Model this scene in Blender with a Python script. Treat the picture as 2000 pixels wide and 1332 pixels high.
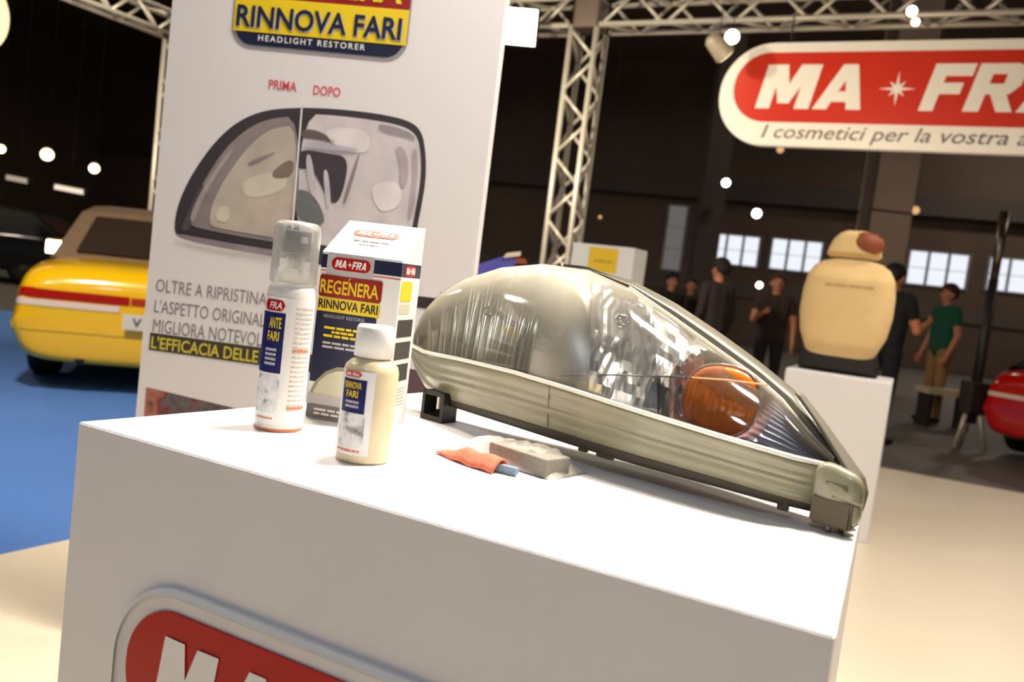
import bpy, bmesh, math, random
import numpy as np
from mathutils import Vector, Matrix
for o in list(bpy.data.objects): bpy.data.objects.remove(o)
scene = bpy.context.scene
C = scene.collection
random.seed(7)
PI = math.pi

# ------------------------------------------------------------------ camera
CAM_H = 1.15; F = 1600.0; ROLL = math.radians(7.0)
PITCH = math.atan(120 * math.cos(ROLL) / F)
cr, sr, cp, sp = math.cos(ROLL), math.sin(ROLL), math.cos(PITCH), math.sin(PITCH)
cam_d = bpy.data.cameras.new('camera'); cam = bpy.data.objects.new('camera', cam_d); C.objects.link(cam)
cam_d.sensor_width = 36.0; cam_d.lens = 36.0 * F / 2000.0; cam_d.clip_start = 0.02; cam_d.clip_end = 200
RV = Vector((cr, sp * sr, cp * sr)); UV = Vector((-sr, sp * cr, cp * cr)); FV = Vector((0, cp, -sp))
cam.matrix_world = Matrix(((RV.x, UV.x, -FV.x, 0), (RV.y, UV.y, -FV.y, 0), (RV.z, UV.z, -FV.z, CAM_H), (0, 0, 0, 1)))
cam_d.dof.use_dof = True; cam_d.dof.focus_distance = 1.18; cam_d.dof.aperture_fstop = 4.6
scene.camera = cam
vs = scene.view_settings
vs.view_transform = 'Standard'; vs.look = 'None'; vs.gamma = 1.0; vs.use_curve_mapping = False; vs.exposure = 0.0

# ------------------------------------------------------------------ world, stand lights and added fills
w = bpy.data.worlds.new('hall_air'); scene.world = w; w.use_nodes = True
w.node_tree.nodes['Background'].inputs[0].default_value = (0.78, 0.86, 1.0, 1)
w.node_tree.nodes['Background'].inputs[1].default_value = 0.09

def area_light(name, loc, target, size, power, col, spread=180):
    l = bpy.data.lights.new(name, 'AREA'); l.shape = 'DISK'; l.size = size; l.energy = power; l.color = col; l.spread = math.radians(spread)
    o = bpy.data.objects.new(name, l); C.objects.link(o); o.location = loc
    o.rotation_euler = (Vector(target) - Vector(loc)).to_track_quat('-Z', 'Y').to_euler()
    return o
WARM = (1.0, 0.87, 0.70)
for kx, ky, ke in ((1.20, 1.58, 66), (-0.75, 1.98, 26), (0.25, 1.66, 42)):
    area_light('truss_flood_key', (kx, ky, 3.6), (0.1, 1.0, 0.9), 0.40, ke, (1.0, 0.90, 0.77), 120)
area_light('truss_flood_floor', (3.4, 3.2, 3.6), (3.2, 3.2, 0.0), 0.35, 58, (1.0, 0.90, 0.76), 150)
area_light('seat_fill', (1.5, 2.5, 3.6), (1.85, 4.45, 1.0), 0.25, 8, (1.0, 0.90, 0.76), 70)  # added fill that brightens the seat and its plinth
area_light('front_fill', (-0.9, -1.6, 3.4), (-0.2, 1.4, 0.9), 0.5, 10, (0.74, 0.84, 1.0), 120)  # added cool fill tinting pedestal front and poster from the camera side
area_light('truss_flood_car', (-2.6, 3.4, 3.6), (-2.6, 5.6, 0.5), 0.35, 85, (1.0, 0.90, 0.74), 140)
area_light('truss_flood_left', (-3.3, 2.3, 3.6), (-2.2, 2.3, 0.0), 0.35, 24, (1.0, 0.90, 0.76), 140)
area_light('truss_flood_sign', (1.6, 4.6, 2.2), (1.9, 6.6, 3.1), 0.25, 16, (1.0, 0.84, 0.62), 150)
area_light('column_fill', (-0.9, 5.6, 3.3), (0.3, 7.7, 1.9), 0.25, 48, (1.0, 0.88, 0.68), 120)  # added fill so the front lattice column is not too dark
area_light('column_left_fill', (-3.6, 7.2, 3.3), (-4.5, 9.9, 2.2), 0.25, 60, (1.0, 0.90, 0.72), 120)  # added fill that brightens the left lattice column
for k, (x, y, e_) in enumerate(((-13, 13, 400), (-4, 19, 230), (6, 15, 150), (13, 20, 260), (14, 9, 150))):
    area_light('hall_fill', (x, y, 8.7), (x, y, 0), 1.2, e_, (1.0, 0.84, 0.68), 175)  # added overhead fills that lift the dark hall

# ------------------------------------------------------------------ pixel helpers (2000 x 1332 frame)
EYE = Vector((0, 0, CAM_H))
def ray(x, y):
    return (FV + RV * ((x - 1000) / F) + UV * (-(y - 666) / F))
def onz(x, y, z):
    r = ray(x, y); return EYE + r * ((z - CAM_H) / r.z)
def aty(x, y, Y):
    r = ray(x, y); return EYE + r * (Y / r.y)
class Plane:
    """vertical or sloped plane: origin o, right axis a, up axis b, outward normal n"""
    def __init__(s, o, a, b, n): s.o = Vector(o); s.a = Vector(a).normalized(); s.b = Vector(b).normalized(); s.n = Vector(n).normalized()
    def px(s, x, y, off=0.0):
        r = ray(x, y); return EYE + r * ((s.o + s.n * off - EYE).dot(s.n) / r.dot(s.n))
    def ab(s, x, y):
        d = s.px(x, y) - s.o; return (d.dot(s.a), d.dot(s.b))
    def w(s, a, b, off=0.0): return s.o + s.a * a + s.b * b + s.n * off
def interp(x, tab):
    return float(np.interp(x, [t[0] for t in tab], [t[1] for t in tab]))

# ------------------------------------------------------------------ materials
MATS = {}
def lin(c):
    return tuple(((v / 255) / 12.92 if v / 255 <= 0.04045 else ((v / 255 + 0.055) / 1.055) ** 2.4) for v in c)
def mat(name, rgb, rough=0.5, metal=0.0, spec=0.5, emit=0.0, noise=0.0, nscale=20, bump=0.0, trans=0.0, ior=1.45, alpha=1.0, coat=0.0, ecol=None):
    if name in MATS: return MATS[name]
    m = bpy.data.materials.new(name); m.use_nodes = True; nt = m.node_tree; b = nt.nodes['Principled BSDF']
    c = lin(rgb)
    b.inputs['Base Color'].default_value = (*c, 1); b.inputs['Roughness'].default_value = rough; b.inputs['Metallic'].default_value = metal
    b.inputs['Specular IOR Level'].default_value = spec; b.inputs['IOR'].default_value = ior
    b.inputs['Transmission Weight'].default_value = trans; b.inputs['Alpha'].default_value = alpha; b.inputs['Coat Weight'].default_value = coat
    b.inputs['Coat Roughness'].default_value = 0.05
    if emit > 0:
        b.inputs['Emission Color'].default_value = (*(lin(ecol) if ecol else c), 1); b.inputs['Emission Strength'].default_value = emit
    if noise > 0 or bump > 0:
        tc = nt.nodes.new('ShaderNodeTexCoord'); n = nt.nodes.new('ShaderNodeTexNoise'); n.inputs['Scale'].default_value = nscale; n.inputs['Detail'].default_value = 4
        nt.links.new(tc.outputs['Object'], n.inputs['Vector'])
        if noise > 0:
            r = nt.nodes.new('ShaderNodeValToRGB'); r.color_ramp.elements[0].position = 0.3; r.color_ramp.elements[1].position = 0.7
            r.color_ramp.elements[0].color = (*[v * (1 - noise) for v in c], 1); r.color_ramp.elements[1].color = (*[min(1, v * (1 + noise)) for v in c], 1)
            nt.links.new(n.outputs['Fac'], r.inputs['Fac']); nt.links.new(r.outputs['Color'], b.inputs['Base Color'])
        if bump > 0:
            bp = nt.nodes.new('ShaderNodeBump'); bp.inputs['Strength'].default_value = bump; bp.inputs['Distance'].default_value = 0.01
            nt.links.new(n.outputs['Fac'], bp.inputs['Height']); nt.links.new(bp.outputs['Normal'], b.inputs['Normal'])
    MATS[name] = m; return m
def clear_mat(name, tint, haze, haze_rgb, rough=0.06, attr=None, gloss=0.12):
    """thin clear plastic: transparent + fresnel gloss + milky haze (optionally by attribute)"""
    if name in MATS: return MATS[name]
    m = bpy.data.materials.new(name); m.use_nodes = True; nt = m.node_tree; nt.nodes.clear()
    out = nt.nodes.new('ShaderNodeOutputMaterial'); tr = nt.nodes.new('ShaderNodeBsdfTransparent'); tr.inputs[0].default_value = (*lin(tint), 1)
    gl = nt.nodes.new('ShaderNodeBsdfGlossy'); gl.inputs['Roughness'].default_value = rough; gl.inputs[0].default_value = (1, 1, 1, 1)
    df = nt.nodes.new('ShaderNodeBsdfDiffuse'); df.inputs[0].default_value = (*lin(haze_rgb), 1)
    fr = nt.nodes.new('ShaderNodeFresnel'); fr.inputs[0].default_value = 1.5
    mx = nt.nodes.new('ShaderNodeMixShader'); mx2 = nt.nodes.new('ShaderNodeMixShader')
    no = nt.nodes.new('ShaderNodeTexNoise'); no.inputs['Scale'].default_value = 14; no.inputs['Detail'].default_value = 5
    tc = nt.nodes.new('ShaderNodeTexCoord'); nt.links.new(tc.outputs['Object'], no.inputs['Vector'])
    mu = nt.nodes.new('ShaderNodeMath'); mu.operation = 'MULTIPLY'; mu.use_clamp = True
    mr = nt.nodes.new('ShaderNodeMapRange'); mr.inputs['To Min'].default_value = 0.6; mr.inputs['To Max'].default_value = 1.4
    nt.links.new(no.outputs['Fac'], mr.inputs['Value']); nt.links.new(mr.outputs[0], mu.inputs[0])
    if attr:
        at = nt.nodes.new('ShaderNodeAttribute'); at.attribute_name = attr; nt.links.new(at.outputs['Fac'], mu.inputs[1])
    else: mu.inputs[1].default_value = haze
    nt.links.new(mu.outputs[0], mx.inputs[0]); nt.links.new(tr.outputs[0], mx.inputs[1]); nt.links.new(df.outputs[0], mx.inputs[2])
    ad = nt.nodes.new('ShaderNodeMath'); ad.operation = 'MULTIPLY_ADD'; ad.inputs[1].default_value = 0.9; ad.inputs[2].default_value = gloss * 0.2; ad.use_clamp = True
    nt.links.new(fr.outputs[0], ad.inputs[0]); nt.links.new(ad.outputs[0], mx2.inputs[0]); nt.links.new(mx.outputs[0], mx2.inputs[1]); nt.links.new(gl.outputs[0], mx2.inputs[2])
    nt.links.new(mx2.outputs[0], out.inputs[0])
    MATS[name] = m; return m
def emit_mat(name, rgb, s):
    if name in MATS: return MATS[name]
    m = bpy.data.materials.new(name); m.use_nodes = True; nt = m.node_tree; nt.nodes.clear()
    out = nt.nodes.new('ShaderNodeOutputMaterial'); e = nt.nodes.new('ShaderNodeEmission'); e.inputs[0].default_value = (*lin(rgb), 1); e.inputs[1].default_value = s
    nt.links.new(e.outputs[0], out.inputs[0]); MATS[name] = m; return m
def photo_mat(name, stops, scale):
    m = bpy.data.materials.new(name); m.use_nodes = True; nt = m.node_tree; b = nt.nodes['Principled BSDF']; b.inputs['Roughness'].default_value = 0.5
    tc = nt.nodes.new('ShaderNodeTexCoord'); n = nt.nodes.new('ShaderNodeTexNoise'); n.inputs['Scale'].default_value = scale; n.inputs['Detail'].default_value = 2.5
    r = nt.nodes.new('ShaderNodeValToRGB'); r.color_ramp.elements[0].position = stops[0][0]; r.color_ramp.elements[0].color = (*lin(stops[0][1]), 1)
    r.color_ramp.elements[1].position = stops[-1][0]; r.color_ramp.elements[1].color = (*lin(stops[-1][1]), 1)
    for p, c in stops[1:-1]: e = r.color_ramp.elements.new(p); e.color = (*lin(c), 1)
    nt.links.new(tc.outputs['Object'], n.inputs['Vector']); nt.links.new(n.outputs['Fac'], r.inputs['Fac']); nt.links.new(r.outputs[0], b.inputs['Base Color'])
    return m

WHITE = mat('white_laminate', (236, 234, 234), 0.45, noise=0.015, nscale=3)
PAPER = mat('poster_print_white', (228, 224, 226), 0.4)
RED = mat('logo_red', (182, 16, 9), 0.35, spec=.3)
LWHITE = mat('logo_white', (240, 238, 234), 0.4)
NAVY = mat('print_navy', (28, 32, 62), 0.4)
YEL = mat('print_yellow', (236, 206, 30), 0.4)
DRED = mat('print_dark_red', (150, 26, 20), 0.4)
GREY = mat('print_grey', (120, 116, 118), 0.45)
LGREY = mat('print_light_grey', (188, 186, 186), 0.45)
BLACKP = mat('black_plastic', (24, 23, 22), 0.45)
DARKM = mat('dark_painted_metal', (40, 36, 34), 0.5)
CHROME = mat('chrome', (225, 226, 228), 0.12, 1.0)
ALU = mat('truss_aluminium', (216, 206, 188), 0.42, 0.35)

# ------------------------------------------------------------------ object helpers
def mesh_obj(name, verts, faces, m, parent=None, smooth=False, mats=None):
    me = bpy.data.meshes.new(name); me.from_pydata([tuple(v) for v in verts], [], faces); me.update()
    return link(name, me, m, parent, smooth, mats)
def link(name, me, m, parent=None, smooth=False, mats=None):
    o = bpy.data.objects.new(name, me); C.objects.link(o)
    for q in (mats or [m]): me.materials.append(q)
    if smooth: me.polygons.foreach_set('use_smooth', [True] * len(me.polygons))
    if parent is not None:
        o.parent = parent
        o.matrix_parent_inverse = world_of(parent).inverted()
    return o
def world_of(o):
    if o.parent is None: return o.matrix_basis.copy()
    return world_of(o.parent) @ o.matrix_parent_inverse @ o.matrix_basis
def bm_obj(name, bm, m, parent=None, smooth=False, mats=None):
    bmesh.ops.recalc_face_normals(bm, faces=bm.faces)
    me = bpy.data.meshes.new(name); bm.to_mesh(me); bm.free()
    return link(name, me, m, parent, smooth, mats)
def thing(name, label, cat, loc=(0, 0, 0), rz=0.0, group=None):
    o = bpy.data.objects.new(name, None); C.objects.link(o); o.location = loc; o.rotation_euler = (0, 0, rz); o.empty_display_size = 0.05
    return tag(o, label, cat, group)
def tag(o, label, cat, group=None):
    o['label'] = label; o['category'] = cat
    if group: o['group'] = group
    return o
def struct(o): o['kind'] = 'structure'; return o
def add_box(bm, c, s, rot=None):
    M = Matrix.Translation(Vector(c)) @ (rot.to_4x4() if rot else Matrix.Identity(4)) @ Matrix.Diagonal((*s, 1))
    return bmesh.ops.create_cube(bm, size=1.0, matrix=M)['verts']
def box(name, c, s, m, parent=None, rz=0.0, bevel=0.0, rot=None):
    bm = bmesh.new(); add_box(bm, (0, 0, 0), s)
    if bevel > 0: bmesh.ops.bevel(bm, geom=bm.edges[:], offset=bevel, segments=2, affect='EDGES', profile=0.5)
    R = rot if rot else Matrix.Rotation(rz, 3, 'Z')
    bmesh.ops.transform(bm, matrix=Matrix.Translation(Vector(c)) @ R.to_4x4(), verts=bm.verts)
    return bm_obj(name, bm, m, parent)
def tube_bm(bm, p0, p1, r0, r1=None, seg=12, caps=True):
    p0, p1 = Vector(p0), Vector(p1); d = p1 - p0
    M = Matrix.Translation((p0 + p1) / 2) @ d.to_track_quat('Z', 'Y').to_matrix().to_4x4()
    bmesh.ops.create_cone(bm, cap_ends=caps, segments=seg, radius1=r0, radius2=r0 if r1 is None else r1, depth=d.length, matrix=M)
def tube(name, p0, p1, r, m, parent=None, r1=None, seg=12):
    bm = bmesh.new(); tube_bm(bm, p0, p1, r, r1, seg); return bm_obj(name, bm, m, parent, True)
def lathe(name, prof, loc, m, parent=None, seg=40, sx=1.0, sy=1.0, rz=0.0, smooth=True, axis=None):
    vs_, fs = [], []
    for (r, z) in prof:
        for k in range(seg):
            a = 2 * PI * k / seg; vs_.append((r * math.cos(a) * sx, r * math.sin(a) * sy, z))
    for i in range(len(prof) - 1):
        for k in range(seg):
            fs.append((i * seg + k, i * seg + (k + 1) % seg, (i + 1) * seg + (k + 1) % seg, (i + 1) * seg + k))
    fs.append(tuple(range(seg - 1, -1, -1))); fs.append(tuple(range((len(prof) - 1) * seg, len(prof) * seg)))
    R = Matrix.Translation(Vector(loc)) @ (axis.to_4x4() if axis else Matrix.Rotation(rz, 4, 'Z'))
    vs_ = [R @ Vector(v) for v in vs_]
    o = mesh_obj(name, vs_, fs, m, parent, smooth)
    return o
def grid(name, fn, nu, nv, m, parent=None, smooth=True, attr=None, thick=0.0):
    vs_ = []; at = []
    for j in range(nv + 1):
        for i in range(nu + 1):
            p = fn(i / nu, j / nv)
            if attr: at.append(p[1]); p = p[0]
            vs_.append(p)
    fs = [(j * (nu + 1) + i, j * (nu + 1) + i + 1, (j + 1) * (nu + 1) + i + 1, (j + 1) * (nu + 1) + i) for j in range(nv) for i in range(nu)]
    o = mesh_obj(name, vs_, fs, m, parent, smooth)
    if attr:
        a = o.data.attributes.new(attr, 'FLOAT', 'POINT'); a.data.foreach_set('value', at)
    if thick:
        md = o.modifiers.new('thickness', 'SOLIDIFY'); md.thickness = thick; md.offset = -1
    return o
def poly(name, pts, m, parent=None):
    return mesh_obj(name, pts, [tuple(range(len(pts)))], m, parent)
def decal(name, pl, pix, m, off, parent):
    """flat printed patch given by photo pixels on a plane"""
    return poly(name, [pl.w(*pl.ab(x, y), off) for x, y in pix], m, parent)
def decal_ab(name, pl, ab, m, off, parent): return poly(name, [pl.w(a, b, off) for a, b in ab], m, parent)
def rrect(a0, b0, a1, b1, r, seg=6):
    pts = []
    for cx, cy, s0 in ((a1 - r, b1 - r, 0), (a0 + r, b1 - r, 1), (a0 + r, b0 + r, 2), (a1 - r, b0 + r, 3)):
        for k in range(seg + 1):
            t = (s0 + k / seg) * PI / 2; pts.append((cx + r * math.cos(t), cy + r * math.sin(t)))
    return pts
def text_geo(s, bold=0.0, shear=0.0, space=1.0):
    cu = bpy.data.curves.new('lettering', 'FONT'); cu.body = s; cu.offset = bold; cu.shear = shear; cu.space_character = space; cu.resolution_u = 3; cu.fill_mode = 'FRONT'
    o = bpy.data.objects.new('lettering', cu); C.objects.link(o)
    dg = bpy.context.evaluated_depsgraph_get(); e = o.evaluated_get(dg); me = e.to_mesh()
    v = np.array([tuple(q.co) for q in me.vertices]); f = [tuple(p.vertices) for p in me.polygons]
    e.to_mesh_clear(); bpy.data.objects.remove(o); bpy.data.curves.remove(cu)
    v[:, 0] -= v[:, 0].min(); v[:, 1] -= v[:, 1].min(); w_ = v[:, 0].max(); h_ = v[:, 1].max()
    v[:, 0] /= w_; v[:, 1] /= h_
    return v, f
def text_fn(name, s, fn, m, parent, bold=0.0, shear=0.0, space=1.0):
    v, f = text_geo(s, bold, shear, space)
    return mesh_obj(name, [fn(a, b) for a, b, _ in v], f, m, parent)
def text_pl(name, s, pl, a0, b0, a1, b1, m, off, parent, bold=0.0, shear=0.0, space=1.0, skew=0.0):
    return text_fn(name, s, lambda a, b: pl.w(a0 + a * (a1 - a0), b0 + b * (b1 - b0) + skew * a, off), m, parent, bold, shear, space)
GLYPH = {   # heavy block letters as unions of convex strips on a unit square
    'M': (1.30, [[(0, 0), (.27, 0), (.27, 1), (0, 1)], [(.73, 0), (1, 0), (1, 1), (.73, 1)], [(.10, 1), (.38, 1), (.62, .12), (.40, .12)], [(.90, 1), (.62, 1), (.38, .12), (.60, .12)]]),
    'A': (1.12, [[(0, 0), (.30, 0), (.62, 1), (.36, 1)], [(1, 0), (.70, 0), (.40, 1), (.66, 1)], [(.24, .17), (.76, .17), (.72, .40), (.28, .40)]]),
    'F': (.92, [[(0, 0), (.36, 0), (.36, 1), (0, 1)], [(0, .74), (1, .74), (1, 1), (0, 1)], [(0, .36), (.86, .36), (.86, .60), (0, .60)]]),
    'R': (1.08, [[(0, 0), (.33, 0), (.33, 1), (0, 1)], [(0, .78), (.80, .78), (.93, .92), (.78, 1), (0, 1)], [(.62, .46), (.80, .38), (.97, .55), (.97, .85), (.80, 1), (.62, .88)], [(0, .36), (.80, .36), (.90, .47), (.75, .58), (0, .58)], [(.40, .40), (.70, .44), (1.0, 0), (.68, 0)]])}
def block_text(word, fn, m, parent, shear=.16):
    tot = sum(GLYPH[c][0] for c in word) + .08 * (len(word) - 1); x = 0; vs_, fs = [], []
    H = 1.0
    for c in word:
        w_, parts = GLYPH[c]
        for ly, pg in enumerate(parts):
            k = len(vs_); vs_ += [fn(((x + a * w_) / tot) * (1 - shear * .25) + shear * .25 * b, b, ly) for a, b in pg]; fs.append(tuple(range(k, k + len(pg))))
        x += w_ + .08
    return mesh_obj('lettering', vs_, fs, m, parent)
def block_pl(word, pl, a0, b0, a1, b1, m, off, parent, shear=.3):
    return block_text(word, lambda a, b, ly: pl.w(a0 + a * (a1 - a0), b0 + b * (b1 - b0), off + ly * (b1 - b0) * .0025), m, parent, shear)
def star_pts(ca, cb, R, r, n=8, ph=PI / 2):
    pts = []
    for k in range(n * 2):
        q = (R if k % 4 == 0 else R * 0.62) if k % 2 == 0 else r
        t = ph + k * PI / n; pts.append((ca + q * math.cos(t), cb + q * math.sin(t)))
    return pts
def mafra(pl, a0, b0, a1, b1, off, parent, red=RED, white=LWHITE, shear=0.15):
    """red pill with MA * FRA in white inside the given rectangle"""
    w_, h_ = a1 - a0, b1 - b0
    p = decal_ab('logo_pill', pl, rrect(a0, b0, a1, b1, h_ * 0.495), red, off, parent)
    block_pl('MA', pl, a0 + w_ * .10, b0 + h_ * .2, a0 + w_ * .41, b0 + h_ * .8, white, off + .0006, p)
    block_pl('FRA', pl, a0 + w_ * .53, b0 + h_ * .2, a0 + w_ * .92, b0 + h_ * .8, white, off + .0006, p)
    decal_ab('logo_star', pl, star_pts(a0 + w_ * .475, b0 + h_ * .5, h_ * .26, h_ * .07), white, off + .0006, p)
    return p
def bars(name, fn, rows, m, parent):
    """unreadable small print: rows of (a0, a1, b, h) strips broken into word-like pieces"""
    vs_, fs = [], []
    for a0, a1, b, h in rows:
        a = a0
        while a < a1 - 1e-6:
            l = min((a1 - a0) * random.uniform(.12, .3), a1 - a)
            k = len(vs_); n = 3
            for i in range(n + 1):
                t = a + l * i / n; vs_ += [fn(t, b), fn(t, b + h)]
            fs += [(k + 2 * i, k + 2 * i + 2, k + 2 * i + 3, k + 2 * i + 1) for i in range(n)]
            a += l + (a1 - a0) * .035
    o = mesh_obj(name, vs_, fs, m, parent); o['kind'] = 'stuff'; return o

E1 = Vector((0.897, -0.442, 0)); E2 = Vector((0.442, 0.897, 0))      # directions of the stand's walls and trusses
ZT = 0.92                                                            # pedestal top

# ================================================================== THE SETTING
hall = mat('hall_floor_concrete', (92, 84, 78), 0.6, noise=0.15, nscale=1.2)
fl = mesh_obj('floor', [(-40, -8, -0.03), (45, -8, -0.03), (45, 50, -0.03), (-40, 50, -0.03)], [(0, 1, 2, 3)], hall); struct(fl)
carpet = mat('blue_carpet_pile', (78, 120, 190), 0.9, noise=0.05, nscale=60, bump=0.15)
pL0, pL1 = onz(0, 1085, 0), onz(122, 1060, 0); eL = (pL1 - pL0).normalized()
eL = Vector((0.50, 0.866, 0))
cq = [pL0 - eL * 6, pL0 + eL * 7.3, pL0 + eL * 7.3 + Vector((-9, 1.2, 0)), pL0 - eL * 6 + Vector((-9, 1.2, 0))]
bm = bmesh.new(); f_ = bm.faces.new([bm.verts.new(v) for v in cq]); g_ = bmesh.ops.extrude_face_region(bm, geom=[f_])
for v in [q for q in g_['geom'] if isinstance(q, bmesh.types.BMVert)]: v.co.z -= 0.028
o = bm_obj('floor_carpet', bm, carpet); struct(o)
standf = mat('stand_floor_cream', (226, 212, 190), 0.35, noise=0.02, nscale=2)
b0, b1 = onz(1730, 915, 0), onz(2000, 965, 0); eb = (b1 - b0).normalized()
# corner of the raised stand floor: left edge meets back edge
den = eL.x * (-eb.y) + eL.y * eb.x
t = ((b0 - pL0).x * (-eb.y) + (b0 - pL0).y * eb.x) / den
cor = pL0 + eL * t
sq = [pL0 - eL * 6, cor, cor + eb * 12, cor + eb * 12 - eL * 14]
bm = bmesh.new(); f_ = bm.faces.new([bm.verts.new((v.x + 0.002, v.y, 0.004)) for v in sq]); g_ = bmesh.ops.extrude_face_region(bm, geom=[f_])
for v in [q for q in g_['geom'] if isinstance(q, bmesh.types.BMVert)]: v.co.z -= 0.032
struct(bm_obj('floor_stand', bm, standf))

wallm = mat('hall_wall_render', (92, 78, 68), 0.8, noise=0.12, nscale=0.6)
w0, w1 = aty(1437, 489, 27.0), aty(1830, 528, 24.9); ew = Vector((w1.x - w0.x, w1.y - w0.y, 0)).normalized(); nw = Vector((ew.y, -ew.x, 0))
WP = Plane((w0.x, w0.y, 0), ew, (0, 0, 1), nw)
def wallbox(name, pl, a0, a1, b0_, b1_, d0, d1, m, parent=None):
    pts = [pl.w(a, b, d) for d in (d0, d1) for a, b in ((a0, b0_), (a1, b0_), (a1, b1_), (a0, b1_))]
    return mesh_obj(name, pts, [(3, 2, 1, 0), (4, 5, 6, 7), (0, 1, 5, 4), (1, 2, 6, 5), (2, 3, 7, 6), (3, 0, 4, 7)], m, parent)
struct(wallbox('wall_back', WP, -40, 34, 0, 9, -0.4, 0.0, wallm))
struct(wallbox('trim_1', WP, -40, 34, 4.55, 5.15, 0.0, 0.35, mat('crane_rail_beam', (74, 68, 64), 0.7)))
struct(wallbox('trim_2', WP, -40, 34, 1.5, 2.0, 0.0, 0.06, mat('wall_dado_grey', (88, 80, 74), 0.7)))
LW = Plane(WP.w(-28, 0), Vector((0.35, 0.94, 0)), (0, 0, 1), Vector((0.94, -0.35, 0)))
struct(wallbox('wall_left', LW, -44, 0.5, 0, 9, -0.3, 0, wallm))
RW = Plane((30, 16, 0), Vector((0.2, -0.98, 0)), (0, 0, 1), Vector((-0.98, -0.2, 0)))
struct(wallbox('wall_right', RW, -9, 22, 0, 9, -0.3, 0, wallm))
ceilm = mat('hall_ceiling_brown', (120, 98, 82), 0.8, noise=0.1, nscale=0.4)
struct(mesh_obj('ceiling', [(-45, -8, 9), (48, -8, 9), (48, 50, 9), (-45, 50, 9)], [(3, 2, 1, 0)], ceilm))
# bright hall windows, each with a frame and six panes
glow = emit_mat('daylit_frosted_pane', (228, 232, 240), 1.15)
dimglow = emit_mat('dim_frosted_pane', (150, 146, 142), 0.42)
framem = mat('window_frame_grey', (120, 120, 122), 0.6)
def window(n, px0, px1, py0, py1, cols, rows, gm):
    a0, t_ = WP.ab(px0, (py0 + py1) / 2); a1, _ = WP.ab(px1, (py0 + py1) / 2 + (px1 - px0) * .09)
    bt = WP.ab((px0 + px1) / 2, py0)[1]; bb = WP.ab((px0 + px1) / 2, py1)[1]
    f = wallbox('window_%d' % n, WP, a0 - .05, a1 + .05, bb - .05, bt + .05, 0.001, 0.05, framem); struct(f)
    g = 0.045
    for i in range(cols):
        for j in range(rows):
            x0 = a0 + (a1 - a0) * i / cols + g; x1 = a0 + (a1 - a0) * (i + 1) / cols - g
            gy = 0.01
            y0 = bb + (bt - bb) * j / rows + gy; y1 = bb + (bt - bb) * (j + 1) / rows - gy
            wallbox('pane', WP, x0, x1, y0, y1, 0.051, 0.07, gm, f)
window(1, 1386, 1482, 460, 517, 3, 2, glow)
window(2, 1504, 1604, 470, 529, 3, 2, glow)
window(3, 1771, 1889, 494, 559, 3, 2, glow)
window(4, 1927, 2052, 508, 572, 3, 2, glow)
window(5, 1299, 1337, 402, 528, 1, 3, dimglow)
# concrete pillar
pb = aty(1728, 480, 14.0)
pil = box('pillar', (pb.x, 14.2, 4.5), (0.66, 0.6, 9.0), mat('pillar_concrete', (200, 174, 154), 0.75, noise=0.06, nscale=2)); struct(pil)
pj = box('pillar_pipe', (pb.x - 0.42, 14.0, 4.5), (0.13, 0.13, 9.0), mat('pillar_downpipe', (118, 104, 94), 0.6), pil)
box('pillar_collar', (pb.x, 14.2, 3.05), (0.68, 0.62, 0.03), DARKM, pil)
pb2 = aty(1385, 420, 20.0)
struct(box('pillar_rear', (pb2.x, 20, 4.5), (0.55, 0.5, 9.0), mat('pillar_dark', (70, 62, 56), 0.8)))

# ================================================================== FOREGROUND PEDESTAL
A, B, Cc, D = onz(153, 824, ZT), onz(1631, 1244, ZT), onz(1692, 953, ZT), onz(840, 765, ZT)
ped = thing('display_pedestal', 'large white display pedestal with red logo in the foreground', 'pedestal', ((A.x + Cc.x) / 2, (A.y + Cc.y) / 2, 0.004))
bm = bmesh.new()
bot = [bm.verts.new((v.x, v.y, 0.006)) for v in (A, B, Cc, D)]; top = [bm.verts.new((v.x, v.y, ZT - 0.0)) for v in (A, B, Cc, D)]
bm.faces.new(bot[::-1]); bm.faces.new(top)
for i in range(4): bm.faces.new((bot[i], bot[(i + 1) % 4], top[(i + 1) % 4], top[i]))
bmesh.ops.bevel(bm, geom=[e for e in bm.edges], offset=0.0016, segments=2, affect='EDGES')
bm_obj('body', bm, WHITE, ped)
ab_ = (B - A); ab_.z = 0; ab_.normalize()
FP = Plane((A.x, A.y, 0), ab_, (0, 0, 1), (ab_.y, -ab_.x, 0))
# raised logo plate on the front: pixel (260..., 1190...) on the front plane
l0, ltop = FP.ab(258, 1290)[0], FP.ab(420, 1213)[1]
ltop = FP.ab(340, 1188)[1]; otop = FP.ab(345, 1146)[1]; LWID = 0.62; LH = 0.148; brd = otop - ltop
def plate(name, pts, d0, d1, m, parent):
    n = len(pts); v = [FP.w(a, b, d0) for a, b in pts] + [FP.w(a, b, d1) for a, b in pts]
    return mesh_obj(name, v, [tuple(range(n, 2 * n))] + [(i, (i + 1) % n, n + (i + 1) % n, n + i) for i in range(n)], m, parent)
po = rrect(l0 - brd, ltop - LH - brd * 2.2, l0 + LWID + brd, ltop + brd, LH * .5 + brd * .9, 12)
pm = plate('logo_plate', po, 0.0, 0.006, mat('logo_plate_grey_white', (222, 220, 220), 0.4), ped)
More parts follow.
